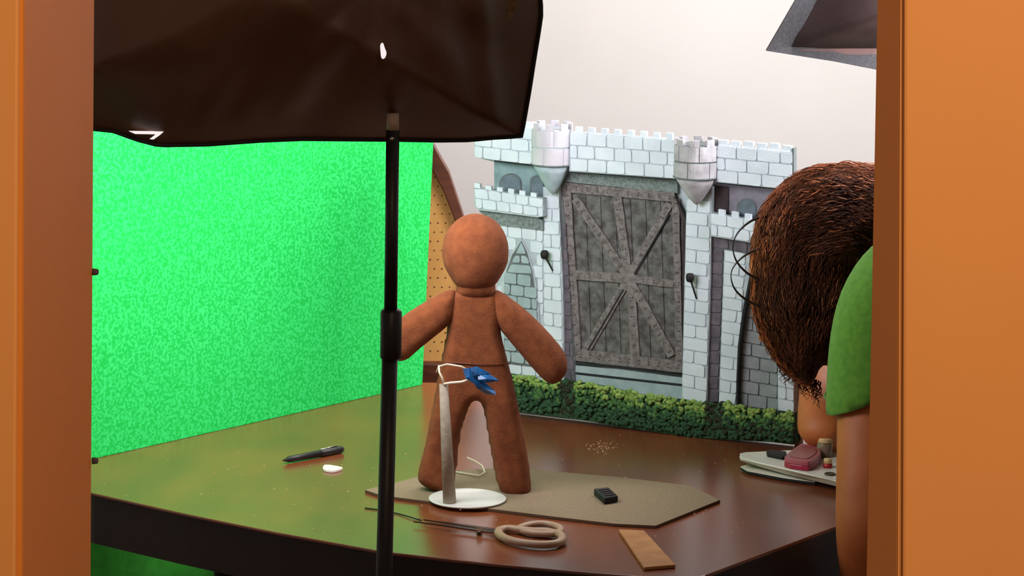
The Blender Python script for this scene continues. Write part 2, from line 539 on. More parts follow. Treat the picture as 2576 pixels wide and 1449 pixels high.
def brick_at(q, off, m, parent, th=.0016, gap=.7, rnd=3.0):
    """q: 4 px corners TL,TR,BR,BL"""
    q = [Vector(p) for p in q]
    cen_ = sum(q, Vector((0, 0))) / 4
    w = (q[1] - q[0]).length; h = (q[3] - q[0]).length
    if w < 6 or h < 5: return
    pts = []
    r = min(rnd, w * .25, h * .25)
    for i in range(4):
        p, a, b = q[i], q[i - 1], q[(i + 1) % 4]
        da = (a - p).normalized(); db = (b - p).normalized()
        pin = p + (da + db) * gap
        pin += Vector((random.uniform(-.8, .8), random.uniform(-.7, .7)))
        k = random.uniform(.7, 1.5) * r
        pts += [pin + da * k, pin + db * k] if i != 0 else [pin + da * k, pin + db * k]
    bm = bmesh.new()
    f = [bm.verts.new(C(p.x, p.y, off + th)) for p in [cen_ + (p - cen_) * .955 for p in pts]]
    b = [bm.verts.new(C(p.x, p.y, off - .0004)) for p in pts]
    bm.faces.new(f)
    for i in range(8): bm.faces.new([f[i], b[i], b[(i + 1) % 8], f[(i + 1) % 8]])
    obj('brick', bm, m, parent)
    NB[0] += 1


def brick_area(quad, rows, bw, off, m, parent, skip=None, phase=0, alt=None):
    TL, TR, BR, BL = [Vector(p) for p in quad]

    def at(s, t):
        return TL.lerp(TR, s).lerp(BL.lerp(BR, s), t)
    for r in range(rows):
        t0, t1 = r / rows, (r + 1) / rows
        wpx = (at(1, t0) - at(0, t0)).length
        if alt:     # cycle of explicit splits
            cuts = alt[r % len(alt)]
        else:
            step = bw / wpx; st = -step * (.5 if (r + phase) % 2 else 0) - step * random.uniform(0, .12)
            cuts = [0]; s = st + step
            while s < 1 - .15 * step:
                if s > .15 * step: cuts.append(s)
                s += step * random.uniform(.92, 1.08)
            cuts.append(1)
        for s0, s1 in zip(cuts, cuts[1:]):
            q = [at(s0, t0), at(s1, t0), at(s1, t1), at(s0, t1)]
            c = sum(q, Vector((0, 0))) / 4
            if skip and skip(c.x, c.y): continue
            brick_at(q, off, m, parent)


def shadow_free_panel(*a, **k):
    return cplate(*a, **k)


# --- left wing wall and column
arch = [(1311, 598), (1328, 630), (1344, 680), (1353, 740), (1357, 800), (1358, 880), (1356, 925), (1262, 912), (1262, 720), (1268, 680), (1284, 640)]
wl = cplate('wing_wall', [(1242, 560), (1368, 578), (1366, 470), (1392, 474), (1406, 470), (1409, 560), (1416, 720), (1419, 962), (1290, 948), (1262, 946)], OFF_W, .014, M_mort)
brick_area([(1242, 561), (1366, 578), (1367, 950), (1262, 938)], 12, 37, OFF_W, M_brick, wl, skip=lambda x, y: inpoly(x, y, arch) or x < 1255)
brick_area([(1367, 492), (1407, 492), (1419, 958), (1368, 948)], 14, 30, OFF_W, M_brick, wl, alt=[[0, 1], [0, .52, 1], [0, .96], [0, .45, 1]])
ap = cplate('pointed_arch', arch, OFF_W + .0018, .004, M_mort)
arch_i = [(1311, 606), (1325, 634), (1338, 682), (1347, 742), (1350, 800), (1351, 924), (1268, 914), (1268, 720), (1274, 682), (1288, 642)]
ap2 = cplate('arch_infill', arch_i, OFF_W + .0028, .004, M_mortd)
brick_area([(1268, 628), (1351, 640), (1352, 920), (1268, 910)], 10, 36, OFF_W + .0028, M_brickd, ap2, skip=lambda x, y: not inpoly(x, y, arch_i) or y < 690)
for q in ([(1304, 622), (1319, 623), (1325, 640), (1296, 638)], [(1295, 641), (1309, 642), (1308, 663), (1285, 661)], [(1311, 642), (1326, 643), (1334, 665), (1310, 663)],
          [(1284, 664), (1334, 668), (1341, 690), (1274, 686)]):
    brick_at(q, OFF_W + .0028, M_brickd, ap2)

bm = bmesh.new(); prism(bm, [C(p[0], p[1], OFF_W + .0046) for p in [(1311, 610), (1320, 630), (1302, 628)]], -cn * .001); obj('arch_tip', bm, M_brickd, ap2)

# --- left alcove above wing, with two small arches
al = cplate('alcove', [(1243, 404), (1345, 416), (1372, 430), (1376, 492), (1366, 500), (1243, 486)], OFF_B + .003, .004, M_alc)


def round_arch(x0, x1, ytop, ybot, off, m, parent, slope=.1):
    c = (x0 + x1) / 2; r = (x1 - x0) / 2
    poly = [(x0, ybot), (x0, ytop + r * .9)] + [(c - r * math.cos(a), ytop + r * .9 - r * .9 * math.sin(a)) for a in [PI * k / 10 for k in range(1, 10)]] + [(x1, ytop + r * .9 + slope * r), (x1, ybot + slope * 2 * r)]
    return cplate('arched_window', poly, off, .002, m, parent)


round_arch(1256, 1312, 436, 486, OFF_B + .0045, M_mortd, cs); round_arch(1260, 1309, 440, 486, OFF_B + .0056, M_archd, cs)
round_arch(1333, 1368, 441, 492, OFF_B + .0045, M_mortd, cs); round_arch(1337, 1366, 446, 492, OFF_B + .0056, M_archd, cs)


def merlons(x0, y0, x1, y1, n, w, h, off, m, parent, rnd=1.5):
    for i in range(n):
        t = (i + .5) / n; x = x0 + (x1 - x0) * t; y = y0 + (y1 - y0) * t
        hh = h * random.uniform(.9, 1.1); sl = (y1 - y0) / (x1 - x0) * w / 2
        bm = bmesh.new()
        prism(bm, [C(px, py, off) for px, py in [(x - w / 2, y - sl + 2), (x - w / 2, y - sl - hh), (x + w / 2, y + sl - hh), (x + w / 2, y + sl + 2)]], -cn * .006)
        obj('merlon', bm, m, parent, bevel=.0006)


# --- lower left battlement
lb = cplate('lower_battlement', [(1193, 472), (1366, 499), (1367, 545), (1352, 547), (1206, 529), (1193, 518)], OFF_T, .012, M_mort)
brick_area([(1193, 473), (1366, 500), (1367, 546), (1198, 524)], 2, 35, OFF_T, M_brick, lb)
merlons(1186, 473, 1356, 499, 6, 15, 13, OFF_T, M_brick, lb)
cplate('corbel', [(1204, 530), (1353, 548), (1365, 556), (1366, 579), (1240, 564)], OFF_W + .006, .012, M_corb)  # shadow under the battlement put into the plate's streaky dark colour

# --- top wall in three runs
tl_ = cplate('top_wall', [(1193, 322), (1342, 334), (1342, 414), (1243, 403), (1193, 395)], OFF_T - .006, .012, M_mort)
brick_area([(1193, 306), (1342, 322), (1342, 415), (1193, 397)], 3, 48, OFF_T - .006, M_brick, tl_, phase=1)
merlons(1196, 308, 1342, 322, 5, 16, 13, OFF_T - .006, M_brick, tl_)
tm = cplate('top_wall', [(1432, 333), (1700, 352), (1704, 450), (1432, 431)], OFF_T, .016, M_mort)
brick_area([(1434, 332), (1702, 352), (1704, 450), (1434, 430)], 3, 47, OFF_T, M_brick, tm)
merlons(1438, 332, 1700, 352, 8, 16, 15, OFF_T, M_brick, tm)
tr = cplate('top_wall', [(1800, 366), (1994, 383), (1994, 478), (1800, 458)], OFF_T - .004, .014, M_mort)
brick_area([(1802, 365), (1994, 382), (1994, 479), (1802, 458)], 3, 56, OFF_T - .004, M_brick, tr)
merlons(1802, 366, 1996, 383, 6, 24, 17, OFF_T - .004, M_brick, tr)
cplate('ink_line', [(1993, 372), (1997, 373), (1998, 482), (1994, 480)], OFF_T - .003, .010, M_mortd)
# cast shadow of the middle run, painted as a band above the gate
cplate('painted_shadow_band', [(1424, 430), (1704, 450), (1704, 486), (1410, 456)], OFF_B + .008, .008, M_corb)
cplate('lintel_line', [(1432, 430), (1704, 450), (1704, 454), (1432, 434)], OFF_T - .002, .016, M_ink)
cplate('lintel_line', [(1243, 403), (1346, 416), (1346, 419), (1243, 407)], OFF_T - .008, .012, M_ink)
cplate('lintel_line', [(1800, 457), (1994, 478), (1994, 482), (1800, 462)], OFF_T - .005, .012, M_ink)


# --- turrets, real round corbelled towers
def turret(xl, xr, ytop, ybot, tip, m, mc, row=2):
    t = bpy.data.objects.new('turret', None); COL.objects.link(t); t.parent = cs; t.location = -wpos(cs)
    WP[t.name] = Vector((0, 0, 0))
    off = OFF_T - .004
    pl = C(xl, (ytop + ybot) / 2, off); pr = C(xr, (ytop + ybot) / 2, off)
    r = (pr - pl).length / 2 * .98
    ct = C((xl + xr) / 2, ytop, off); cb = C((xl + xr) / 2, ybot, off); tp = C(*tip, off + r * .1)
    zt, zb = ct.z, cb.z
    axis_c = Vector((cb.x, cb.y, 0))
    bm = bmesh.new(); lathe(bm, [(r * .96, zb), (r * .97, zt - .001), (r * .9, zt)], axis_c, 40)
    core = obj('core', bm, M_mort if mc is None else mc, t, smooth=False)
    # bricks wrapped round the drum
    a_front = math.atan2(cn.y, cn.x)
    for rr in range(row):
        z1 = zt - (zt - zb) * rr / row; z0 = zt - (zt - zb) * (rr + 1) / row
        k = 6; step = 2 * PI / k
        for i in range(k):
            a0 = a_front + step * (i - .5 + .5 * (rr % 2)) + .02; a1 = a0 + step - .04
            bm = bmesh.new(); cols = []
            for j in range(8):
                a = a0 + (a1 - a0) * j / 7
                e = .0006 if j in (0, 7) else 0
                cols.append([bm.verts.new((axis_c.x + math.cos(a) * q, axis_c.y + math.sin(a) * q, z)) for q, z in ((r * .95, z0 + .0008), (r - e, z0 + .0014), (r - e, z1 - .0014), (r * .95, z1 - .0008))])
            for c0_, c1_ in zip(cols, cols[1:]):
                for q in range(3): bm.faces.new([c0_[q], c1_[q], c1_[q + 1], c0_[q + 1]])
            bm.faces.new(cols[0]); bm.faces.new(cols[-1][::-1])
            obj('brick', bm, m, t, smooth=False)
    for i in range(8):
        a0 = a_front + 2 * PI * i / 8 + .1; a1 = a0 + .42
        bm = bmesh.new()
        pts = [Vector((axis_c.x + math.cos(a) * q, axis_c.y + math.sin(a) * q, zt - .001)) for q, a in ((r, a0), (r, (a0 + a1) / 2), (r, a1), (r * .8, a1), (r * .8, a0))]
        prism(bm, pts, (0, 0, .0088)); obj('merlon', bm, m, t)
    bm = bmesh.new(); lathe(bm, [(r * .98, zb - .0006), (r * 1.02, zb), (r * 1.02, zb + .0016), (r * .98, zb + .0022)], axis_c, 40)
    obj('collar', bm, M_mortd, t, smooth=True)
    # corbel cone
    bm = bmesh.new(); n = 40; rings = []
    tp = Vector((tp.x, tp.y, tp.z))
    for s in (0, .25, .5, .75, .93):
        cc = Vector((axis_c.x, axis_c.y, zb)).lerp(tp, s); q = r * .93 * (1 - s) ** .75
        rings.append([bm.verts.new(cc + Vector((math.cos(2 * PI * k / n) * q, math.sin(2 * PI * k / n) * q, 0))) for k in range(n)])
    e = bm.verts.new(tp)
    for a, b in zip(rings, rings[1:]):
        for k in range(n): bm.faces.new([a[k], a[(k + 1) % n], b[(k + 1) % n], b[k]])
    for k in range(n): bm.faces.new([rings[-1][k], rings[-1][(k + 1) % n], e])
    bm.faces.new(rings[0][::-1])
    obj('corbel_cone', bm, M_brickg if m != M_brickp else M_brickd, t, smooth=True)


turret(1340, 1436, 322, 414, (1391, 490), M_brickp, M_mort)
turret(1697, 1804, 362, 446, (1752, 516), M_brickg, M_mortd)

# --- gate
gate = cplate('gate', [(1409, 458), (1696, 484), (1721, 560), (1723, 800), (1718, 944), (1446, 914), (1428, 640)], OFF_B + .003, .003, M_gate)
rv = cplate('reveal', [(1411, 470), (1420, 540), (1432, 700), (1447, 910), (1448, 970), (1419, 962), (1415, 720), (1408, 560)], OFF_B + .010, .006, M_mortd)
brick_area([(1416, 560), (1424, 560), (1447, 966), (1419, 960)], 12, 40, OFF_B + .010, M_brickv, rv)
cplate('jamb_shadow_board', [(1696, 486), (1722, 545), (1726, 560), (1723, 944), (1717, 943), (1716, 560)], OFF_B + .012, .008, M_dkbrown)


def beam(a, b, w, off, rivets=True, m=None):
    a = Vector(a); b = Vector(b); d = (b - a).normalized(); s = Vector((-d.y, d.x)) * w / 2
    bm = bmesh.new(); k = 8; L = [a + (b - a) * i / k for i in range(k + 1)]
    up = [p + s + s.normalized() * random.uniform(-.8, .8) for p in L]; dn = [p - s + s.normalized() * random.uniform(-.8, .8) for p in L]
    prism(bm, [C(p.x, p.y, off) for p in up + dn[::-1]], -cn * .004)
    o = obj('beam', bm, m or M_beam, gate, bevel=.0005)
    if not rivets: return o
    bm = bmesh.new(); n = max(2, int((b - a).length / 24))
    for i in range(n):
        p = a + (b - a) * (i + .5) / n
        if (p - Vector((1581, 700))).length < 26: continue
        for sg in (-.25, .25):
            q = p + s * sg * 2 * .55
            lathe(bm, [(0, .0008), (.0008, .0006), (.0010, 0)], C(q.x, q.y, off), 7, cn)
    r = obj('rivet_heads', bm, M_dkbrown, o); r['kind'] = 'stuff'
    # dark side line under the beam
    return o


def boards():
    for i in range(7):
        s0, s1 = i / 7, (i + 1) / 7
        bm = bmesh.new()
        def g(s, t): return Vector((1436, 488)).lerp(Vector((1700, 512)), s).lerp(Vector((1452, 900)).lerp(Vector((1714, 930)), s), t)
        pts = [g(s0 + .006, 0), g(s1 - .006, 0), g(s1 - .006, 1), g(s0 + .006, 1)]
        prism(bm, [C(p.x, p.y, OFF_B + .0045) for p in pts], -cn * .0015)
        obj('board', bm, M_gate, gate, bevel=.0003)


boards()
cx, cy = 1581, 700
ob = OFF_B + .0075
beam((1412, 471), (1697, 497), 24, ob + .001)
beam((1424, 480), (1450, 905), 24, ob + .0012)
beam((1447, 893), (1718, 924), 30, ob + .001)
beam((1699, 500), (1709, 920), 18, ob)
beam((1440, 692), (cx, 701), 24, ob + .0006); beam((cx, 701), (1708, 716), 20, ob + .0006)
beam((1552, 490), (1578, 690), 22, ob + .0002); beam((1586, 712), (1598, 905), 22, ob + .0002)
beam((1446, 500), (cx, cy), 21, ob); beam((1684, 512), (cx, cy), 21, ob + .0003)
beam((cx, cy), (1470, 888), 21, ob); beam((cx, cy), (1690, 896), 21, ob + .0003)
for q in ([(1681, 540), (1684, 541), (1597, 690), (1594, 688)], [(1566, 728), (1569, 730), (1474, 892), (1471, 890)]):
    cplate('ink_line', q, ob + .0008, .003, M_ink, gate)
# threshold below the gate
th = cplate('threshold', [(1446, 912), (1718, 944), (1718, 1000), (1446, 966)], OFF_B + .008, .006, M_mort)
cplate('threshold_step', [(1448, 918), (1717, 950), (1717, 966), (1448, 936)], OFF_B + .0095, .003, M_brickd)
cplate('threshold_step', [(1448, 942), (1717, 972), (1717, 1004), (1448, 974)], OFF_B + .0095, .003, M_brickd)
cplate('ink_line', [(1448, 913), (1560, 921), (1717, 943), (1717, 948), (1560, 927), (1448, 918)], OFF_B + .011, .003, M_ink)
cplate('ink_line', [(1448, 937), (1717, 967), (1717, 971), (1448, 941)], OFF_B + .011, .003, M_ink)

# --- right column, right wing
rc = cplate('column', [(1727, 500), (1790, 470), (1789, 600), (1778, 1012), (1715, 1004)], OFF_W, .014, M_mort)
brick_area([(1727, 500), (1788, 507), (1778, 1016), (1715, 1004)], 16, 30, OFF_W, M_brick, rc, alt=[[0, .45, 1], [0, .9], [0, .5, 1], [0, 1]])
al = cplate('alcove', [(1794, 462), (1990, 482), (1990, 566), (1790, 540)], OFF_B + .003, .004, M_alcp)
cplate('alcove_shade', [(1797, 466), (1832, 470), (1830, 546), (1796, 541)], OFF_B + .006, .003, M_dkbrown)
round_arch(1853, 1902, 499, 545, OFF_B + .0046, M_mortd, cs); round_arch(1857, 1899, 503, 546, OFF_B + .0056, M_archd, cs)
rb = cplate('lower_battlement', [(1788, 536), (1993, 572), (1994, 628), (1788, 594)], OFF_W + .004, .012, M_mort)
brick_area([(1788, 536), (1993, 572), (1994, 627), (1788, 592)], 2, 42, OFF_W + .004, M_brick, rb)
merlons(1798, 538, 1997, 572, 6, 16, 14, OFF_W + .004, M_brick, rb)
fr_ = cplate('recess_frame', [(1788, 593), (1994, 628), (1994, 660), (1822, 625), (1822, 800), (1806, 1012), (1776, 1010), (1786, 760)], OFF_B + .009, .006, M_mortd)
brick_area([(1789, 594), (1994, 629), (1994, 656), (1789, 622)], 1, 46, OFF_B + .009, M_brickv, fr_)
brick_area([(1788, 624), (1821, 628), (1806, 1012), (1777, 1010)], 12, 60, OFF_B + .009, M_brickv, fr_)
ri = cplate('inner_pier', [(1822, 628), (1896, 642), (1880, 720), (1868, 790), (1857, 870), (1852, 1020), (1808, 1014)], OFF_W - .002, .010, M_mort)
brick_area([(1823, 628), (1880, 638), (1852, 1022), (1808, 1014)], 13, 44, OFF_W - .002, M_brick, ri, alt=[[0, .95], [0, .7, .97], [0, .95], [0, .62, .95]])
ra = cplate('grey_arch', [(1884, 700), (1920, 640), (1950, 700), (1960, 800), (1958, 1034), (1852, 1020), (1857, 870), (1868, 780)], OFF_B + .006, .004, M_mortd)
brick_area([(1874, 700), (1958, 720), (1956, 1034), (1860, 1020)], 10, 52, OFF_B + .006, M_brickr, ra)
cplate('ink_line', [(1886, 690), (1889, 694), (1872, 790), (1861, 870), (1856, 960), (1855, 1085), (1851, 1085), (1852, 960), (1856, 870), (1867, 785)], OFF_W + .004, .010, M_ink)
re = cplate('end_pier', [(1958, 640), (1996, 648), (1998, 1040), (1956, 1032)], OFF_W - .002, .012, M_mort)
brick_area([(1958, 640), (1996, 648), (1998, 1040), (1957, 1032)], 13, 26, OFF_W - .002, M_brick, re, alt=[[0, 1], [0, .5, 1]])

# --- torches
for (hx, hy, tx, ty) in ((1370, 641, 1390, 681), (1736, 699, 1752, 752)):
    t = bpy.data.objects.new('torch', None); COL.objects.link(t); t.parent = cs; t.location = -wpos(cs); WP[t.name] = Vector((0, 0, 0))
    bm = bmesh.new(); tube(bm, [C(hx, hy, OFF_W + .012), C(tx, ty, OFF_W + .003)], [.0016, .0010], 8); obj('handle', bm, M_black2, t, smooth=True)
    bm = bmesh.new(); c = C(hx, hy, OFF_W + .013); lathe(bm, [(0, -.0066), (.0045, -.005), (.0058, -.001), (.0058, .003), (.004, .006), (0, .0066)], c, 12)
    obj('head', bm, M_black2, t, smooth=True)

# --- hedge along the foot
htop = [(1262, 928), (1290, 934), (1330, 945), (1400, 955), (1447, 954), (1520, 966), (1600, 985), (1715, 1002), (1780, 1012), (1820, 1006), (1855, 1018), (1950, 1030), (2000, 1036)]
hbot = [(1262, 1030), (1310, 1038), (1400, 1050), (1560, 1076), (1640, 1088), (1750, 1104), (1900, 1113), (2000, 1120)]


def lerp_poly(poly, x):
    for a, b in zip(poly, poly[1:]):
        if a[0] <= x <= b[0]: return a[1] + (b[1] - a[1]) * (x - a[0]) / (b[0] - a[0])
    return poly[-1][1]


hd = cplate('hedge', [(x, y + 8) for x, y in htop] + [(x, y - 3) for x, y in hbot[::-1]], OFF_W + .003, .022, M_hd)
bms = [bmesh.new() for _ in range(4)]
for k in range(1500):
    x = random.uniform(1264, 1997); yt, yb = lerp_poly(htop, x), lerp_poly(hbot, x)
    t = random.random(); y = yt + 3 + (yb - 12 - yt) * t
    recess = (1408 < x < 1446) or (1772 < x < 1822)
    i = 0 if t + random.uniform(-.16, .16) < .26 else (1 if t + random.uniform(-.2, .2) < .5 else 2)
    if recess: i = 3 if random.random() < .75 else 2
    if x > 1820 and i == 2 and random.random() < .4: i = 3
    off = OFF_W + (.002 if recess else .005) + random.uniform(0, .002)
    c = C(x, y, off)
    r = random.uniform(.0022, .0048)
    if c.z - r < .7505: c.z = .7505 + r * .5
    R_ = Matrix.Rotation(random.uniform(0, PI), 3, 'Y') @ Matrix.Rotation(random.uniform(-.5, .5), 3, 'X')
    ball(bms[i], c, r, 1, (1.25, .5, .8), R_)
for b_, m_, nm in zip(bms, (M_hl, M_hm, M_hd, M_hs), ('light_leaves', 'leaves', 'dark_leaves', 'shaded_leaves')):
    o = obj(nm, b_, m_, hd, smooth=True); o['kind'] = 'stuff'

# ================================================================== CARD SHEET ON TABLE AND SMALL THINGS
card = [(918, 1232), (1000, 1212), (1085, 1190), (1230, 1178), (1330, 1180), (1560, 1200), (1735, 1221), (1812, 1257), (1650, 1322), (1545, 1317), (1400, 1300), (1270, 1284), (1090, 1262), (960, 1246)]
TH = .004
bm = bmesh.new(); prism(bm, [PZ(p[0], p[1], .75 + TH) for p in card], (0, 0, -TH), 1)
o = obj('card_sheet', bm, [M_card, M_cardedge], bevel=.0006)
tag(o, 'grey brown card sheet with cut corners lying under the felt figure', 'card')
ZC = .75 + TH

# black block on the card
bt = thing('black_box', 'small black ribbed box lying on the grey brown card', 'box', PZ(1522, 1250, ZC))
P = [PZ(1493, 1254 - 8, ZC), PZ(1520, 1270, ZC), PZ(1555, 1264, ZC), PZ(1531, 1242, ZC)]
c = sum(P, Vector()) / 4
bm = bmesh.new(); prism(bm, [Vector((p.x, p.y, ZC)) for p in P], (0, 0, .009)); obj('case', bm, M_black2, bt, bevel=.002, seg=3)
bm = bmesh.new()
e1 = (P[1] - P[0]); e2 = (P[3] - P[0])
for k in range(4):
    s = .18 + .2 * k; a = P[0] + e1 * s + e2 * .15; b = P[0] + e1 * (s + .08) + e2 * .15
    prism(bm, [Vector((q.x, q.y, ZC + .0088)) for q in (a, b, b + e2 * .7, a + e2 * .7)], (0, 0, .0014))
obj('ribs', bm, M_dkbrown, bt, bevel=.0004)

# pen
pn = thing('pen', 'dark pen lying on the table before the green board', 'pen', PZ(787, 1152))
pa, pb = PZ(712, 1168), PZ(863, 1139)
d = (pb - pa); up = Vector((0, 0, .0052))
bm = bmesh.new(); tube(bm, [pa + up, pa + d * .03 + up, pa + d * .10 + up, pa + d * .62 + up], [.0010, .0018, .0042, .0048], 14); obj('barrel', bm, M_black, pn, smooth=True)
bm = bmesh.new(); tube(bm, [pa + d * .62 + up, pa + d * .64 + up, pa + d * .96 + up, pa + d + up], [.0048, .0052, .0050, .003], 14); obj('cap', bm, M_black, pn, smooth=True)
bm = bmesh.new(); tube(bm, [pa + d * .62 + up + Vector((0, .0, .0050)), pa + d * .9 + up + Vector((0, 0, .006))], .0010, 6); obj('clip', bm, M_steel, pn, smooth=True)

# white chip
bm = bmesh.new(); prism(bm, [PZ(*p, .7535) for p in smooth_poly([(811, 1174), (818, 1167), (862, 1174), (861, 1178), (838, 1184), (814, 1181)], 1)], (0, 0, -.0033))
tag(obj('eraser_chip', bm, M_white, bevel=.0006), 'small white wedge shaped chip in front of the pen', 'chip')

# scissors
sc = thing('scissors', 'scissors with putty coloured handles lying at the front of the table', 'scissors', PZ(1230, 1335))


def blade(a, b, w0, w1, z):
    a = PZ(*a, z); b = PZ(*b, z); d = (b - a).normalized(); s = Vector((-d.y, d.x, 0))
    bm = bmesh.new(); prism(bm, [a - s * .0004, b - s * w1 * .5, b + s * w1 * .5, a.lerp(b, .6) + s * w0 * .5, a + s * .0004], (0, 0, -.0014))
    return obj('blade', bm, M_blade, sc, bevel=.0003)


blade((1040, 1311), (1262, 1340), .010, .010, .7560)
blade((1065, 1306), (1262, 1334), .009, .010, .7535)


def loop_handle(px, z, r):
    pts = [PZ(p[0], p[1], z) for p in px]; n = len(pts)
    q = smooth_poly(pts, 2); n = len(q)
    bm = bmesh.new(); rings = []
    cc = sum(q, Vector()) / n
    for i in range(n):
        o_ = (q[i] - cc); o_.z = 0
        t = (q[(i + 1) % n] - q[i - 1]).normalized(); s = Vector((-t.y, t.x, 0))
        rings.append([bm.verts.new(q[i] + s * math.cos(a) * r + Vector((0, 0, math.sin(a) * r * .85))) for a in [2 * PI * k / 8 for k in range(8)]])
    for i in range(n):
        a, b = rings[i], rings[(i + 1) % n]
        for k in range(8): bm.faces.new([a[k], a[(k + 1) % 8], b[(k + 1) % 8], b[k]])
    obj('handle', bm, M_handle, sc, smooth=True)


loop_handle([(1250, 1336), (1275, 1328), (1330, 1336), (1385, 1338), (1414, 1345), (1416, 1364), (1370, 1372), (1300, 1364), (1262, 1352)], .7558, .0056)
loop_handle([(1300, 1332), (1325, 1320), (1370, 1316), (1405, 1324), (1414, 1336), (1395, 1345), (1340, 1342)], .7552, .0048)
bm = bmesh.new(); tube(bm, [PZ(1206, 1334, .7505), PZ(1206, 1332, .7575)], .0035, 12); obj('pivot_screw', bm, M_steel, sc)

# wooden stick over the edge
q = [(1556, 1331), (1621, 1334), (1700, 1420), (1620, 1427)]
pts = [PZ(p[0], p[1], .7545) for p in q]
bm = bmesh.new(); prism(bm, pts, (0, 0, -.0042))
o = obj('wooden_stick', bm, M_stick, bevel=.001); tag(o, 'flat raw wood stick reaching towards the front table edge', 'stick')

# thin black wire on the table
bm = bmesh.new(); tube(bm, [PZ(918, 1278, .751), PZ(960, 1283, .7512), PZ(1005, 1293, .7512), PZ(1030, 1300, .7520), PZ(1060, 1309, .7512)], .0009, 6)
tag(obj('thin_wire', bm, M_black, smooth=True), 'thin dark wire on the table beside the light stand pole', 'wire')

# crumbs
cr = bmesh.new()
spots = [(1440, 1288, ZC), (1020, 1142, .75), (938, 1145, .75), (1500, 1130, .75), (1515, 1122, .75), (1545, 1110, .75), (1560, 1095, .75), (1720, 1142, .75), (1760, 1187, .75), (1800, 1165, .75), (1768, 1290, .75), (1480, 1382, .75), (1690, 1395, .75), (1240, 1160, .75), (600, 1140, .75), (540, 1190, .75), (820, 1250, .75), (1845, 1310, .75), (1870, 1314, .75)]
for i in range(60):
    spots.append((1475 + random.gauss(35, 25), 1128 + random.gauss(0, 8), .75))
for i in range(70):
    spots.append((random.uniform(250, 1900), random.uniform(1150, 1350), ZC))
for (x, y, z) in spots:
    if y > lerp_poly(front, x) - 12: continue
    ball(cr, PZ(x, y, z) + Vector((0, 0, .0004)), random.uniform(.0004, .0009), 1, (1.4, 1, .6))
o = obj('crumbs', cr, M_crumb); o['kind'] = 'stuff'; tag(o, 'pale crumbs scattered over the dark table top', 'crumbs')

# ================================================================== FELT FIGURE
YG = 3.665
gm = thing('felt_figure', 'faceless gingerbread shaped felt figure held up by a white stand', 'doll', PY(1190, 1250, YG))
body = [(1138, 728), (1180, 722), (1215, 724), (1256, 736), (1263, 780), (1258, 830), (1270, 880), (1290, 955), (1306, 1030), (1322, 1110), (1336, 1200), (1336, 1243), (1316, 1254), (1290, 1257), (1258, 1243), (1246, 1185), (1232, 1105), (1219, 1025), (1205, 1006), (1188, 1008), (1174, 1030), (1156, 1085), (1148, 1150), (1140, 1232), (1112, 1240), (1082, 1232), (1050, 1212), (1050, 1190), (1072, 1110), (1090, 1020), (1104, 945), (1118, 880), (1130, 815), (1130, 770)]
pillow('body', body, YG, .019, .013, M_felt, gm, it=1, lumps=.0015)
armR = [(1240, 726), (1262, 733), (1325, 780), (1380, 835), (1418, 880), (1430, 915), (1424, 945), (1396, 969), (1368, 958), (1330, 915), (1285, 862), (1252, 822), (1236, 780)]
pillow('arm', armR, YG - .005, .018, .017, M_felt, gm, it=1, lumps=.001)
armL = [(1148, 726), (1120, 731), (1070, 758), (1010, 796), (976, 830), (966, 872), (982, 905), (1020, 910), (1052, 880), (1100, 842), (1136, 812), (1150, 775)]
pillow('arm', armL, YG - .005, .018, .017, M_felt, gm, it=1, lumps=.001)
head = [(1196 + 85 * math.cos(a), 630 - 94 * math.sin(a) + (0 if math.sin(a) > 0 else 2)) for a in [2 * PI * k / 20 for k in range(20)]]
head = [(x + (-.02 * (1196 - x) if y > 660 else 0), y + (10 if y > 700 else 0)) for x, y in head]
pillow('head', head, YG - .006, .034, .045, M_felt, gm, it=2)
neck = [(1156, 680), (1238, 680), (1248, 722), (1246, 748), (1200, 758), (1150, 748), (1146, 722)]
pillow('neck', neck, YG - .003, .022, .022, M_felt, gm, it=1)

# ================================================================== DOLL STAND
ds = thing('doll_stand', 'white round based stand with tube post behind the felt figure', 'stand', PZ(1176, 1258, ZC))
dc = PZ(1176, 1258, ZC); dl = PZ(1078, 1258, ZC); R0 = (dc - dl).length
dc.y = max(dc.y, 0)
bm = bmesh.new(); lathe(bm, [(R0 * .97, .0005), (R0, .002), (R0 * .98, .0034), (R0 * .93, .0026), (R0 * .5, .003), (0, .0034)], Vector((dc.x, dc.y, ZC)), 56)
obj('base', bm, M_whitem, ds, smooth=True)
pb = PZ(1131, 1264, ZC + .003); tp = PY(1116, 966, pb.y + .004)
bm = bmesh.new(); tube(bm, [pb, pb.lerp(tp, .5), tp], [.0082, .0070, .0054], 20); obj('post', bm, M_tube, ds, smooth=True)
yb_ = pb.y


def W_(px, py, dy=0): return PY(px, py, yb_ + dy)


bm = bmesh.new(); tube(bm, [W_(1118, 972, 0), W_(1112, 950, -.002), W_(1105, 936, 0), W_(1104, 920, .006)], .0013, 8)
tube(bm, [W_(1116, 966, -.001), W_(1135, 963, -.003), W_(1160, 961, -.006), W_(1182, 955, -.006)], .0016, 8)
tube(bm, [W_(1098, 936, .012), W_(1104, 922, .006), W_(1125, 916, -.001), W_(1160, 922, -.002), W_(1172, 928, -.003)], .0011, 8)
obj('wire_clip', bm, M_wire, ds, smooth=True)
bm = bmesh.new(); tube(bm, [PY(1108, 912, YG - .014), PY(1150, 913, YG - .0205), PY(1200, 917, YG - .021), PY(1250, 917, YG - .0205), PY(1284, 914, YG - .013)], .0007, 6)
obj('waist_thread', bm, M_brown, ds, smooth=True)
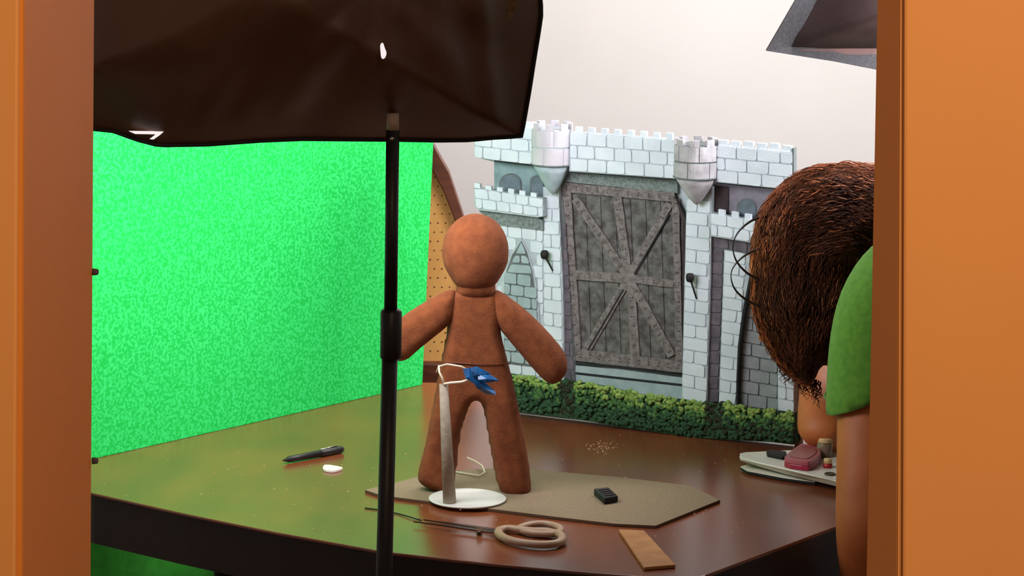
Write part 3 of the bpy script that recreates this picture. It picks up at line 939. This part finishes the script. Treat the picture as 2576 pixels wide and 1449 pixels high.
# blue crumpled film
bl = bmesh.new()
yb2 = yb_ - .006
for poly in ([(1165, 928), (1200, 922), (1232, 938), (1222, 952), (1190, 962), (1172, 952)], [(1200, 938), (1235, 945), (1256, 958), (1224, 962), (1204, 956)], [(1188, 952), (1215, 960), (1244, 984), (1248, 994), (1226, 990), (1200, 975)], [(1180, 925), (1190, 945), (1212, 970), (1202, 974), (1182, 955)], [(1212, 930), (1245, 955), (1236, 962), (1210, 950)]):
    ns = [PY(x, y, yb2 - random.uniform(0, .012)) for x, y in poly]; c = sum(ns, Vector()) / len(ns) + Vector((0, -.004, 0))
    vs = [bl.verts.new(p) for p in ns]; cv = bl.verts.new(c)
    for i in range(len(vs)): bl.faces.new([vs[i], vs[(i + 1) % len(vs)], cv])
me = bpy.data.meshes.new('blue_tape'); bl.to_mesh(me); bl.free()
o = finish('blue_tape', me, M_blue, None); s = o.modifiers.new('t', 'SOLIDIFY'); s.thickness = .0012
tag(o, 'crumpled blue tape tied to the wire clip of the white stand', 'tape')
# white wire loop on card
pts = [(1145, 1187), (1175, 1192), (1205, 1197), (1220, 1188), (1213, 1172), (1195, 1160), (1175, 1151)]
bm = bmesh.new(); P3 = [PZ(x, y, ZC + .0015 + .010 * (i / 6) ** 2) for i, (x, y) in enumerate(pts)]
tube(bm, P3, .0011, 8)
tag(obj('white_wire', bm, M_wire, smooth=True), 'curled white wire between the legs of the felt figure', 'wire')

# ================================================================== RIGHT HAND CLUTTER
# booklet under
bk = thing('booklet', 'thin white covered dark booklet lying under the white tray', 'booklet', PZ(1950, 1190))
q = [(1863, 1176), (1890, 1169), (2080, 1176), (2050, 1214), (1970, 1203), (1880, 1186)]
bm = bmesh.new(); prism(bm, [PZ(p[0], p[1], .7545) for p in q], (0, 0, -.003)); obj('pages', bm, M_black2, bk)
bm = bmesh.new(); prism(bm, [PZ(p[0], p[1] + 2, .7515) for p in q], (0, 0, -.0014)); obj('cover', bm, M_white, bk)
bm = bmesh.new(); prism(bm, [PZ(p[0], p[1] - 3, .7562) for p in q], (0, 0, -.0014)); obj('cover', bm, M_white, bk)
# white tray, wedge
tz = .772
wt = thing('white_tray', 'white plastic tray holding small boxes beside the green sleeved arm', 'tray', PZ(1980, 1170))
q = [(1861, 1140), (1875, 1137), (2010, 1131), (2150, 1140), (2150, 1222), (2095, 1208), (2000, 1187), (1900, 1164), (1861, 1156)]
q2 = [(1862, 1156), (1875, 1152), (2010, 1146), (2150, 1155), (2150, 1236), (2095, 1222), (2000, 1199), (1900, 1172), (1862, 1160)]
bm = bmesh.new(); a = [bm.verts.new(PZ(p[0], p[1], .7685)) for p in q]; b = [bm.verts.new(PZ(p[0], p[1], .7585)) for p in q2]
bm.faces.new(a); bm.faces.new(b[::-1])
for i in range(len(a)): bm.faces.new([a[i], a[(i + 1) % len(a)], b[(i + 1) % len(a)], b[i]])
obj('tray_body', bm, M_white, wt, bevel=.0015, seg=3)
bm = bmesh.new(); tube(bm, [PZ(p[0], p[1] + 1, .7680) for p in [(1862, 1148), (1900, 1162), (2000, 1185), (2095, 1206)]], .0014, 8); obj('rim', bm, M_white, wt, smooth=True)
ztr = .7687
bm = bmesh.new(); prism(bm, [PZ(p[0], p[1], ztr + .0045) for p in [(1928, 1134), (1940, 1130), (1978, 1135), (1980, 1146), (1968, 1149), (1930, 1141)]], (0, 0, -.0044))
tag(obj('black_pad', bm, M_black2, bevel=.001), 'flat black pad on the white tray left of the pink box', 'pad')
# pink box
pk = thing('pink_box', 'pink translucent box leaning on the white tray', 'box', PZ(2015, 1160, ztr))
q = [(1973, 1146), (2010, 1117), (2022, 1115), (2060, 1124), (2068, 1140), (2040, 1160), (2030, 1162), (1975, 1154)]
qs = smooth_poly([Vector(p) for p in q], 1)
Pt = [PZ(p.x, p.y, ztr + .0125) for p in qs]
bm = bmesh.new(); prism(bm, Pt, (0, 0, -.006)); obj('lid', bm, M_pink, pk, bevel=.0015, seg=3)
bm = bmesh.new(); prism(bm, [p + Vector((0, 0, -.006)) for p in Pt], (0, 0, -.0062)); obj('box_body', bm, M_pinkd, pk, bevel=.001)
c = sum(Pt, Vector()) / len(Pt)
bm = bmesh.new(); P2 = [c + (p - c) * .72 + Vector((0, 0, .0012)) for p in Pt]; prism(bm, P2, (0, 0, -.0013)); obj('lid_panel', bm, mat('dusty pink panel', (176, 104, 100), .5, (158, 84, 86), 200), pk, bevel=.0005)
# jar
jc = PZ(2074, 1148, ztr); jr = .0105
jr_ = thing('jar', 'smoky jar with pale lid beside the pink box', 'jar', jc)
bm = bmesh.new(); lathe(bm, [(jr * .9, 0), (jr, .002), (jr, .017), (jr * .85, .019)], jc, 24); obj('jar_body', bm, M_glass, jr_, smooth=True)
bm = bmesh.new(); lathe(bm, [(jr * .95, .019), (jr * .98, .0195), (jr * .98, .024), (jr * .9, .0255), (0, .0258)], jc, 24); obj('jar_lid', bm, M_cream, jr_, smooth=True)
bm = bmesh.new(); ball(bm, PZ(2051, 1122, ztr + .011), .0055, 2, (1, 1, .85)); o = obj('white_ball', bm, M_white, smooth=True)
tag(o, 'small white ball tucked behind the pink box', 'ball')
# lipstick like cap
lc = PZ(2082, 1176, ztr)
ls = thing('red_tube', 'short red tube with cream cap on the white tray', 'tube', lc)
bm = bmesh.new(); lathe(bm, [(.0058, 0), (.006, .001), (.006, .0055)], lc, 20); obj('tube_body', bm, M_red, ls, smooth=True)
bm = bmesh.new(); lathe(bm, [(.0053, .0055), (.0053, .0105), (.0045, .0118), (0, .012)], lc, 20); obj('cap', bm, M_cream, ls, smooth=True)
gc = PZ(2088, 1194, ztr)
bm = bmesh.new(); lathe(bm, [(.0, .0001), (.007, .0002), (.0076, .0012), (.0066, .002), (.006, .0010), (0, .0010)], gc, 24)
tag(obj('dark_disc', bm, mat('olive disc', (70, 58, 30), .5), smooth=True), 'dark olive round disc at the near end of the white tray', 'disc')
# pale upright dowel behind
b0 = PZ(2012, 1122); b1 = PY(2020, 900, b0.y + .002)
ps = thing('upright_stick', 'thin pale stick with narrow cardboard strip upright at the right end of the castle', 'stick', b0)
bm = bmesh.new(); tube(bm, [PZ(2016, 1124), PY(2020, 905, PZ(2016, 1124).y)], .0022, 10); obj('stick', bm, mat('pale pink dowel', (232, 200, 186), .6), ps, smooth=True)
bm = bmesh.new(); a = [(1999, 1122), (2012, 1122), (2014, 930), (2001, 930)]; yy = PZ(2005, 1120).y
prism(bm, [PY(p[0], p[1], yy) for p in a], (0, .003, 0)); obj('card_strip', bm, mat('mottled strip', (150, 116, 100), .8, (190, 160, 140), 120), ps)

# ================================================================== LIGHT STAND AND SOFTBOX
YS = 3.12
lsd = thing('light_stand', 'black light stand with clamp collar in front of the table', 'light stand', (PY(965, 1449, YS).x, YS, 0))
p_top = PY(988, 290, YS); p_mid = PY(982, 840, YS); p_bot = PY(966, 1449, YS)
k = YS / F * 1.02
bm = bmesh.new(); tube(bm, [PY(988, 327, YS), p_mid], [16.5 * k, 16.5 * k], 24); obj('upper_tube', bm, M_black, lsd, smooth=True)
bm = bmesh.new(); tube(bm, [PY(988, 285, YS), PY(988, 328, YS)], [15.5 * k, 15.5 * k], 24); obj('silver_sleeve', bm, mat('satin metal', (176, 152, 132), .4), lsd, smooth=True)['label'] = 'silver metal sleeve at the pole top'
bm = bmesh.new(); tube(bm, [PY(988, 303, YS + .006), PY(988, 296, YS + .12)], [12 * k, 12 * k], 16); obj('tilt_bracket', bm, M_black, lsd, smooth=True)
bm = bmesh.new(); lathe(bm, [(0, .0012), (4 * k, .001), (6 * k, 0)], PY(986, 349, YS - 16 * k), 12, Vector((0, -1, 0))); obj('screw', bm, M_steel, lsd, smooth=True)
low = p_mid + (p_bot - p_mid) * ((p_mid.z - .30) / (p_mid.z - p_bot.z))
bm = bmesh.new(); tube(bm, [p_mid, p_bot, low], [20 * k, 21 * k, 21 * k], 24); obj('lower_tube', bm, M_black, lsd, smooth=True)
bm = bmesh.new(); a = PY(984, 778, YS); b = PY(983, 904, YS); tube(bm, [a, a.lerp(b, .05), a.lerp(b, .95), b], [22 * k, 27 * k, 27 * k, 23 * k], 28); obj('clamp_collar', bm, M_black, lsd, smooth=True)
bm = bmesh.new(); prism(bm, [PY(x, y, YS - .004) for x, y in ((957, 790), (970, 782), (970, 900), (958, 892))], (0, .012, 0)); obj('clamp_knob', bm, M_black, lsd, bevel=.002)
for a in (PI * .5, PI * 7 / 6, PI * 11 / 6):
    e = Vector((low.x + math.cos(a) * .34, low.y + math.sin(a) * .34, .012))
    bm = bmesh.new(); tube(bm, [Vector((low.x, low.y, .36)), e], .008, 10); lg = obj('leg', bm, M_black, lsd, smooth=True)
    bm = bmesh.new(); ball(bm, e, .012, 2); obj('rubber_foot', bm, M_black2, lg, smooth=True)
bm = bmesh.new(); tube(bm, [Vector((low.x, low.y, .30)), Vector((low.x, low.y, .40))], .016, 14); obj('leg_hub', bm, M_black, lsd, smooth=True)

sb = thing('softbox', 'large black softbox seen from behind on the light stand at upper left', 'softbox', PY(800, 100, 3.2))
bot_e = [(-60, 300), (237, 325), (285, 330), (345, 352), (400, 366), (520, 364), (660, 354), (760, 350), (870, 351), (1000, 352), (1100, 354), (1180, 353), (1240, 347), (1312, 343)]
rgt_e = [(1312, 343), (1318, 310), (1332, 230), (1346, 140), (1356, 80), (1363, 30), (1360, 0), (1345, -160), (1330, -420)]


def polyl(poly, t):
    L = [0]
    for a, b in zip(poly, poly[1:]): L.append(L[-1] + math.dist(a, b))
    d = t * L[-1]
    for i in range(len(poly) - 1):
        if d <= L[i + 1] + 1e-9:
            f = (d - L[i]) / (L[i + 1] - L[i] + 1e-9); a, b = poly[i], poly[i + 1]
            return Vector((a[0] + (b[0] - a[0]) * f, a[1] + (b[1] - a[1]) * f))
    return Vector(poly[-1])


nu, nv = 110, 70
bm = bmesh.new(); G = []
apex = Vector((960, -40))
for i in range(nu + 1):
    row = []; uu = i / nu
    for j in range(nv + 1):
        vv = j / nv                      # 0 bottom .. 1 top
        B_ = polyl(bot_e, uu); T_ = Vector((-80 + uu * 1410, -420)); Lf = Vector((-60, 300)).lerp(Vector((-80, -420)), vv); Rt = polyl(rgt_e, vv)
        p = B_.lerp(T_, vv) + Lf.lerp(Rt, uu) - (Vector((-60, 300)).lerp(Vector((1312, 343)), uu)).lerp(Vector((-80, -420)).lerp(Vector((1330, -420)), uu), vv)
        ed = min(uu, 1 - uu, vv, 1 - vv) * 2
        dd = (1 - (1 - min(1, ed * 1.05)) ** 1.7)
        fold = 0
        # ridges running from the corner to the apex
        ang = math.atan2(p.y - apex.y, p.x - apex.x)
        rr = (p - apex).length
        fold = .006 * math.sin(ang * 9 + 1.2 * noise.noise(Vector((p.x * .004, p.y * .004, 2)))) * min(1, rr / 350)
        fold += .007 * noise.noise(Vector((p.x * .006, p.y * .003, 5))) + .003 * noise.noise(Vector((p.x * .02 + p.y * .01, p.y * .008, 1)))
        fold += .010 * math.exp(-((p.x - 1225 + (p.y - 100) * -.12) / 26) ** 2) - .006 * math.exp(-((p.x - 1170 + (p.y - 100) * -.2) / 28) ** 2)
        y = 3.23 - .17 * dd - fold * min(1, ed * 4) * 1.0
        row.append(bm.verts.new(PY(p.x, p.y, y)))
    G.append(row)
for i in range(nu):
    for j in range(nv): bm.faces.new([G[i][j], G[i + 1][j], G[i + 1][j + 1], G[i][j + 1]])
# side skirt going forward
border = [G[i][0] for i in range(nu + 1)] + [G[nu][j] for j in range(1, nv + 1)] + [G[i][nv] for i in range(nu - 1, -1, -1)] + [G[0][j] for j in range(nv - 1, 0, -1)]
cen3 = PY(640, -40, 3.3)
sk = []
for v in border:
    q = Vector(v.co); w = q - cen3; w.y = 0
    sk.append(bm.verts.new(Vector((q.x, 3.40, q.z)) - w * .02 + Vector((0, 0, .01))))
nb = len(border)
for i in range(nb): bm.faces.new([border[i], border[(i + 1) % nb], sk[(i + 1) % nb], sk[i]])
skc = [Vector(v.co) for v in sk]
obj('fabric_shell', bm, M_fabric, sb, smooth=True)
bm = bmesh.new(); prism(bm, [p + Vector((0, -.01, 0)) for p in skc[::3]], (0, .003, 0)); obj('front_diffuser', bm, M_diff, sb)['label'] = 'glowing white diffuser cloth'
# hem piping along bottom and right
bm = bmesh.new()
tube(bm, [PY(*polyl(bot_e, t / 60), 3.229) for t in range(61)] + [PY(*polyl(rgt_e, t / 30), 3.229) for t in range(1, 31)], .0022, 8)
obj('hem', bm, M_black2, sb, smooth=True)
# light leak and lining flap, lamp light put in as glow; worn patch
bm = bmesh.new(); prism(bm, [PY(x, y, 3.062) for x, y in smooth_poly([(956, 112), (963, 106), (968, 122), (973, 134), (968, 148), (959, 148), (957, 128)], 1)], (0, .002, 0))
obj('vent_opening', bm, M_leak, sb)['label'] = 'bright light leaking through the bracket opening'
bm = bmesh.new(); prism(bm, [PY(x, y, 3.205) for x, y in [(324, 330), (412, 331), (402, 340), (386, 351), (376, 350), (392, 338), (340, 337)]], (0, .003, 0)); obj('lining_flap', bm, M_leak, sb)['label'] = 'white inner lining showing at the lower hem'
bm = bmesh.new(); prism(bm, [PY(x, y, 3.10) for x, y in [(1276, -20), (1308, -20), (1302, 20), (1286, 42), (1268, 58), (1272, 30)]], (0, .002, 0)); obj('hook_tape', bm, mat('worn tape', (140, 108, 78), .9, (90, 64, 44), 120), sb)['label'] = 'worn tan tape patch'

# second softbox, upper right
YR = 3.95
s2 = thing('softbox', 'dark softbox corner with grey bound edge at upper right', 'softbox', PY(2150, 60, YR))
outl = [(1928, 128), (2040, -65), (2120, -200), (2700, -200), (2700, 262), (2232, 181), (2100, 155)]
inner = [(1992, 118), (2060, -6), (2140, -150), (2640, -150), (2640, 128), (2232, 122), (2100, 122)]
bm = bmesh.new(); n = len(outl)
a = [bm.verts.new(PY(p[0], p[1], YR)) for p in outl]; b = [bm.verts.new(PY(p[0], p[1], YR + .004)) for p in inner]
a2 = [bm.verts.new(PY(p[0], p[1], YR) + Vector((0, .012, 0))) for p in outl]
for i in range(n):
    j = (i + 1) % n; bm.faces.new([a[i], a[j], b[j], b[i]]); bm.faces.new([a[j], a[i], a2[i], a2[j]])
obj('edge_binding', bm, M_rim, s2)
bm = bmesh.new(); g2 = []
ci = Vector((2450, -40))
for ring in range(7):
    t = ring / 6
    g2.append([bm.verts.new(PY(p[0] + (ci.x - p[0]) * t, p[1] + (ci.y - p[1]) * t, YR + .003 - .12 * math.sin(t * PI / 2) + .006 * noise.noise(Vector((i * 1.7, t * 4, 0))))) for i, p in enumerate([Vector(inner[k]).lerp(Vector(inner[(k + 1) % n]), s / 4) for k in range(n) for s in range(4)])])
for r0, r1 in zip(g2, g2[1:]):
    m_ = len(r0)
    for i in range(m_): bm.faces.new([r0[i], r0[(i + 1) % m_], r1[(i + 1) % m_], r1[i]])
obj('fabric_shell', bm, M_fabric2, s2, smooth=True)
bm = bmesh.new(); prism(bm, [PY(*p, YR + .003) for p in [(1935, 128), (2100, 122), (2232, 122), (2640, 128), (2700, 262), (2232, 181), (2100, 155)]], (0, .006, 0)); obj('lower_flap', bm, mat('dark plum cloth', (84, 52, 48), .7, (66, 40, 38), 30), s2)
bm = bmesh.new(); prism(bm, [PY(*p, YR + .02) for p in outl], (0, .003, 0)); obj('front_diffuser', bm, M_diff, s2)
# its stand, behind the table, with a boom arm
sx, sy = 1.15, 4.75; zt_ = PY(2450, -40, YR).z
ls2 = thing('light_stand', 'black boom stand holding the second softbox behind the door leaf', 'light stand', (sx, sy, 0))
bm = bmesh.new(); tube(bm, [(sx, sy, .3), (sx, sy, zt_ + .2)], .009, 12); obj('pole', bm, M_black, ls2, smooth=True)
bm = bmesh.new(); tube(bm, [(sx, sy, zt_ + .18), (PY(2450, 0, YR).x, YR + .03, zt_)], .007, 10); obj('boom_arm', bm, M_black, ls2, smooth=True)
for a in (PI * .5, PI * 7 / 6, PI * 11 / 6):
    bm = bmesh.new(); tube(bm, [(sx, sy, .36), (sx + math.cos(a) * .3, sy + math.sin(a) * .3, .009)], .008, 8); obj('leg', bm, M_black, ls2, smooth=True)

# ================================================================== PERSON
pr = thing('person', 'person with auburn curly hair in green short sleeved shirt bending over the table', 'person', (.95, 3.6, 0))
sh = PY(2270, 760, 3.62); el = PY(2176, 1330, 3.47)
HC = PY(2073, 716, 3.84)          # head centre
neckb = PY(2300, 700, 3.82); chest = Vector((neckb.x + .10, 3.80, neckb.z - .02))
pel = Vector((.98, 3.62, .93))
wrist = Vector((el.x + .03, el.y + .06, el.z - .24)); hand = wrist + Vector((-.005, .01, -.08))
fsh = Vector((neckb.x + .03, 3.99, neckb.z - .02)); fel = PY(2105, 850, 4.06); fwr = PZ(2062, 1090, .80); fha = PZ(2100, 1095, .772)
V = [(pel, .105), (pel.lerp(chest, .5), .09), (chest, .10), (neckb, .06), (HC.lerp(neckb, .45), .05), (HC.lerp(neckb, .2), .05),
     (sh, .05), (sh.lerp(el, .35) + Vector((-.02,0,0)), .048), (sh.lerp(el, .72) + Vector((-.006,0,0)), .044), (el, .039), (el.lerp(wrist, .35), .036), (wrist, .025), (hand, (.034, .018)),
     (fsh, .055), (fel, .040), (fel.lerp(fwr, .5), .042), (fwr, .034), (fha, (.032, .015)),
     (pel + Vector((.0, -.09, -.06)), .085), (Vector((1.0, 3.50, .50)), .060), (Vector((1.05, 3.50, .09)), .038), (Vector((.93, 3.50, .05)), .035),
     (pel + Vector((.0, .09, -.06)), .085), (Vector((1.0, 3.76, .50)), .060), (Vector((1.05, 3.76, .09)), .038), (Vector((.93, 3.76, .05)), .035)]
E = [(0, 1), (1, 2), (2, 3), (3, 4), (4, 5), (2, 6), (6, 7), (7, 8), (8, 9), (9, 10), (10, 11), (11, 12), (2, 13), (13, 14), (14, 15), (15, 16), (16, 17),
     (0, 18), (18, 19), (19, 20), (20, 21), (0, 22), (22, 23), (23, 24), (24, 25)]
skin('body', V, E, M_skin, pr)


def fingers(base, dirv, side, curl, name='finger'):
    dirv = dirv.normalized(); side = side.normalized()
    lens = (.034, .042, .045, .041)
    for k in range(4):
        b = base + side * (-.024 + .016 * k)
        L = lens[k] * 1.7
        p = [b, b + dirv * L * .4, b + dirv * L * .7 + curl * L * .16, b + dirv * L * .88 + curl * L * .42]
        bm = bmesh.new(); tube(bm, p, [.0088, .0084, .0075, .005], 10); obj(name, bm, M_skin, pr, smooth=True)
    b = base + side * -.03 - dirv * .045
    bm = bmesh.new(); tube(bm, [b, b - side * .02 + dirv * .02, b - side * .026 + dirv * .045], [.011, .010, .006], 10); obj('thumb', bm, M_skin, pr, smooth=True)


fingers(hand + Vector((0, 0, -.02)), hand - wrist, Vector((.2, 1, 0)), Vector((-1, 0, 0)))
fingers(fha + Vector((.02, 0, -.004)), Vector((1, -.15, -.06)), Vector((0, 1, 0)), Vector((0, 0, -.5)))

# head (skull and face), facing down left
fwd = Vector((-.80, .16, -.57)).normalized(); upv = (Vector((0, 0, 1)) - fwd * fwd.z).normalized(); upv = (upv + Vector((-.1, 0, 0))).normalized(); upv = (upv - fwd * upv.dot(fwd)).normalized()
lat = fwd.cross(upv)
bm = bmesh.new(); res = bmesh.ops.create_icosphere(bm, subdivisions=5, radius=1)
for v in res['verts']:
    x, y, z = v.co   # x lateral, y forward, z up
    fx = x * .073; fy = y * .090; fz = z * .112
    if z < 0: fx *= 1 + z * .28; fy *= 1 + z * .10
    if y > 0:
        def gs(cx_, cz_, sx, sz): return math.exp(-((x - cx_) / sx) ** 2 - ((z - cz_) / sz) ** 2)
        fy += .020 * gs(0, -.18, .13, .13) + .010 * gs(0, 0, .10, .25)      # nose
        fy -= .009 * (gs(.38, .05, .2, .13) + gs(-.38, .05, .2, .13))       # sockets
        fy += .005 * gs(0, .26, .6, .10)                                    # brow
        fy += .007 * gs(0, -.5, .22, .05) + .006 * gs(0, -.58, .18, .05) - .004 * gs(0, -.54, .25, .02)
        fy += .010 * gs(0, -.84, .3, .16)
    v.co = HC + lat * fx + fwd * fy + upv * fz
hdm = obj('head', bm, M_skin, pr, smooth=True)
for s in (-1, 1):
    bm = bmesh.new(); ball(bm, HC + lat * (.028 * s) + fwd * .074 + upv * .006, .0125, 3); obj('eye', bm, M_eye, hdm, smooth=True)
    bm = bmesh.new(); ball(bm, HC + lat * (.028 * s) + fwd * .0835 + upv * .004, .0052, 2); obj('pupil', bm, M_black, hdm, smooth=True)
    bm = bmesh.new(); c = HC + lat * (.072 * s) - upv * .01
    ball(bm, c, .03, 3, (.35, .6, 1), Matrix((lat, fwd, upv)).transposed()); obj('ear', bm, M_skin, hdm, smooth=True)
bm = bmesh.new(); ball(bm, HC + fwd * .091 - upv * .058, .02, 3, (1, .22, .3), Matrix((lat, fwd, upv)).transposed()); obj('lips', bm, M_lip, hdm, smooth=True)

# hair mass
hair = [(2350, 560), (2325, 460), (2270, 424), (2200, 414), (2130, 416), (2070, 412), (2010, 432), (1960, 468), (1925, 512), (1904, 560), (1898, 620), (1897, 690), (1893, 750), (1906, 810), (1930, 868), (1966, 915), (2003, 950), (2034, 972), (2050, 950), (2066, 905), (2105, 930), (2160, 930), (2230, 880), (2300, 800), (2330, 640)]
hm = pillow('hair', hair, 3.80, .125, .10, M_hair, pr, voxel=.005, it=1, lumps=.016)
from mathutils.bvhtree import BVHTree
dgh = bpy.context.evaluated_depsgraph_get(); dgh.update()
he = hm.evaluated_get(dgh); hmesh = he.to_mesh(); hw = wpos(pr)
HB = BVHTree.FromPolygons([v.co.copy() for v in hmesh.vertices], [tuple(p.vertices) for p in hmesh.polygons])
he.to_mesh_clear()


def hairhit(px, py):
    r = HB.ray_cast(CAM, ray(px, py))
    return r[0]


rnd = random.Random(3)
hp = [Vector(p) for p in smooth_poly([Vector(p) for p in hair], 1)]


def strands(count, m, nm, front, rad, rim=False, top=False):
    cv = bmesh.new()
    for k in range(count):
        # flow: from crown at upper right over the head and down to the tips
        a = rnd.random()
        if rim:
            t0 = rnd.uniform(0, .62); n_ = len(hp); idx = int(t0 * n_ * .98)
            p0 = hp[idx] + Vector((rnd.uniform(-4, 20), rnd.uniform(0, 14)))
            nxt = hp[(idx + 3) % n_]; dirn = (nxt - p0).normalized(); dep = 3.80 + rnd.uniform(-.05, .07)
            L = rnd.uniform(40, 120); out = Vector((dirn.y, -dirn.x)) * rnd.uniform(2, 16)
            if out.dot(p0 - Vector((2080, 680))) < 0: out = -out
            pts = []
            ph = rnd.uniform(0, 6)
            for i in range(9):
                s = i / 8
                w = Vector((-dirn.y, dirn.x)) * math.sin(ph + s * 7) * 5 * s
                p = p0 + dirn * L * s + out * math.sin(s * PI) + w + (Vector((2080, 680)) - p0).normalized() * 10 * s
                pts.append(PY(p.x, p.y, dep))
        else:
            # start on the mass, run along swirling field
            p = Vector((rnd.uniform(1885, 2350), rnd.uniform(405, 960)))
            if hairhit(p.x, p.y) is None: continue
            if top and min(math.dist(p, q) for q in hp if q.y < 560 and q.x < 2290) > rnd.uniform(10, 110): continue
            pts = []; ph = rnd.uniform(0, 6)
            for i in range(10):
                r_ = p - Vector((2120, 760))
                tang = Vector((r_.y, -r_.x)).normalized()
                if p.x < 2000: tang = (tang + Vector((.15, 1.0))).normalized()
                elif p.y > 640: tang = Vector((-.25, 1)).normalized()
                if tang.x > 0 and p.y < 600: tang = -tang
                w = Vector((-tang.y, tang.x)) * math.sin(ph + i * 1.1) * 4
                h = hairhit(p.x + w.x, p.y + w.y)
                if h is None: break
                pts.append(h - ray(p.x, p.y) * rnd.uniform(.0, .007))
                p = p + tang * 13
            if len(pts) < 4: continue
        n_ = len(pts)
        tube(cv, pts, [rad * (1 - .75 * i / n_) * rnd.uniform(.7, 1.2) for i in range(n_)], 4, caps=False)
    o = obj(nm, cv, m, hm, smooth=True); o['kind'] = 'stuff'


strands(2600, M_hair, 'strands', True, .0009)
strands(1600, M_hairtop, 'lit_top_strands', True, .0008, top=True)
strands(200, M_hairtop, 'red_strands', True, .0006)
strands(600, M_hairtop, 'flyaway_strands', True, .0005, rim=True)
strands(160, M_hair, 'flyaway_strands', True, .0007, rim=True)
# drooping tips
cv = bmesh.new()
for k in range(60):
    x = rnd.uniform(1960, 2058); y = 900 + (x - 1960) * .62; ph = rnd.uniform(0, 6); L = rnd.uniform(30, 70)
    pts = [PY(x + math.sin(ph + i * .9) * 7 + i * rnd.uniform(-1, 2.5), y + L * i / 7, 3.79) for i in range(8)]
    tube(cv, pts, [.0012 * (1 - i / 9) for i in range(8)], 4, caps=False)
o = obj('hanging_tips', cv, M_hair, hm, smooth=True); o['kind'] = 'stuff'
# two long dark curls
for pts in ([(1925, 545), (1893, 554), (1862, 578), (1846, 606), (1845, 634), (1856, 662), (1884, 690), (1930, 712)],
            [(1925, 622), (1893, 632), (1862, 652), (1842, 678), (1840, 705), (1852, 732), (1880, 756), (1925, 778)]):
    P_ = [PY(x, y, 3.76) for x, y in pts]
    # catmull resample
    Q = []
    for i in range(len(P_) - 1):
        p0, p1, p2, p3 = P_[max(0, i - 1)], P_[i], P_[i + 1], P_[min(len(P_) - 1, i + 2)]
        for s in range(6):
            t = s / 6; Q.append(.5 * ((2 * p1) + (p2 - p0) * t + (2 * p0 - 5 * p1 + 4 * p2 - p3) * t * t + (3 * p1 - p0 - 3 * p2 + p3) * t ** 3))
    bm = bmesh.new(); n_ = len(Q); tube(bm, Q, [.0006 + .0014 * abs(i / n_ - .5) * 2 for i in range(n_)], 8); o = obj('long_curl', bm, M_curl, hm, smooth=True)
    o['label'] = 'thin black looping curl of hair'

# shirt
def cutplane(a, b, y, keep_up=True):
    A_ = PY(*a, y); B_ = PY(*b, y); n = (B_ - A_).cross(Vector((0, 1, 0.0))).normalized()
    if n.z > 0: n = -n
    return (A_, n)


shc = [(pel + Vector((-.05, 0, .02)), .148), (pel.lerp(chest, .5), .138), (chest, .140), (neckb + Vector((.03, 0, 0)), .07),
       (PY(2290, 716, 3.62), .078), (PY(2232, 790, 3.60), .072), (PY(2202, 900, 3.58), .063), (PY(2196, 1010, 3.555), .061), (PY(2192, 1120, 3.53), .061),
       (fsh + Vector((0, 0, 0)), .075), (fsh.lerp(fel, .5), .06)]
shE = [(0, 1), (1, 2), (2, 3), (2, 4), (4, 5), (5, 6), (6, 7), (7, 8), (2, 9), (9, 10)]
o = skin('shirt', shc, shE, M_shirt, pr, sub=2, cut=None)
# cut the near sleeve at its hem
me = o.data; bm = bmesh.new(); bm.from_mesh(me)
co, no = cutplane((2080, 1024), (2200, 966), 3.58)
sel = [f for f in bm.faces if f.calc_center_median().x < .505 and f.calc_center_median().y < 3.72 and f.calc_center_median().z < .92]
g = list({v for f in sel for v in f.verts}) + list({e for f in sel for e in f.edges}) + sel
bmesh.ops.bisect_plane(bm, geom=g, plane_co=co, plane_no=no, clear_outer=True)
bm.to_mesh(me); bm.free()
sd = o.modifiers.new('t', 'SOLIDIFY'); sd.thickness = .0022
# hem stitch ring
bm = bmesh.new(); n_ = 28; ax = no; c0 = PY(2192, 985, 3.58); pts = []
c0 = c0 - ax * (c0 - co).dot(ax) - ax * .012
x_ = ax.orthogonal().normalized(); y_ = ax.cross(x_)
pts = [c0 + (x_ * math.cos(2 * PI * i / n_) + y_ * math.sin(2 * PI * i / n_)) * .0545 for i in range(n_ + 1)]
tube(bm, pts, .0012, 6); obj('sleeve_hem', bm, M_shirt, pr, smooth=True)
# trousers and shoes
skin('trousers', [(pel, .150), (pel + Vector((0, -.09, -.06)), .10), (Vector((1.0, 3.50, .50)), .075), (Vector((1.05, 3.50, .10)), .055), (pel + Vector((0, .09, -.06)), .10), (Vector((1.0, 3.76, .50)), .075), (Vector((1.05, 3.76, .10)), .055)],
     [(0, 1), (1, 2), (2, 3), (0, 4), (4, 5), (5, 6)], M_jeans, pr)
for y in (3.50, 3.76):
    bm = bmesh.new(); ball(bm, (.98, y, .04), .05, 3, (2.5, .95, .8)); obj('shoe', bm, M_shoe, pr, smooth=True)

print('bricks', NB[0])
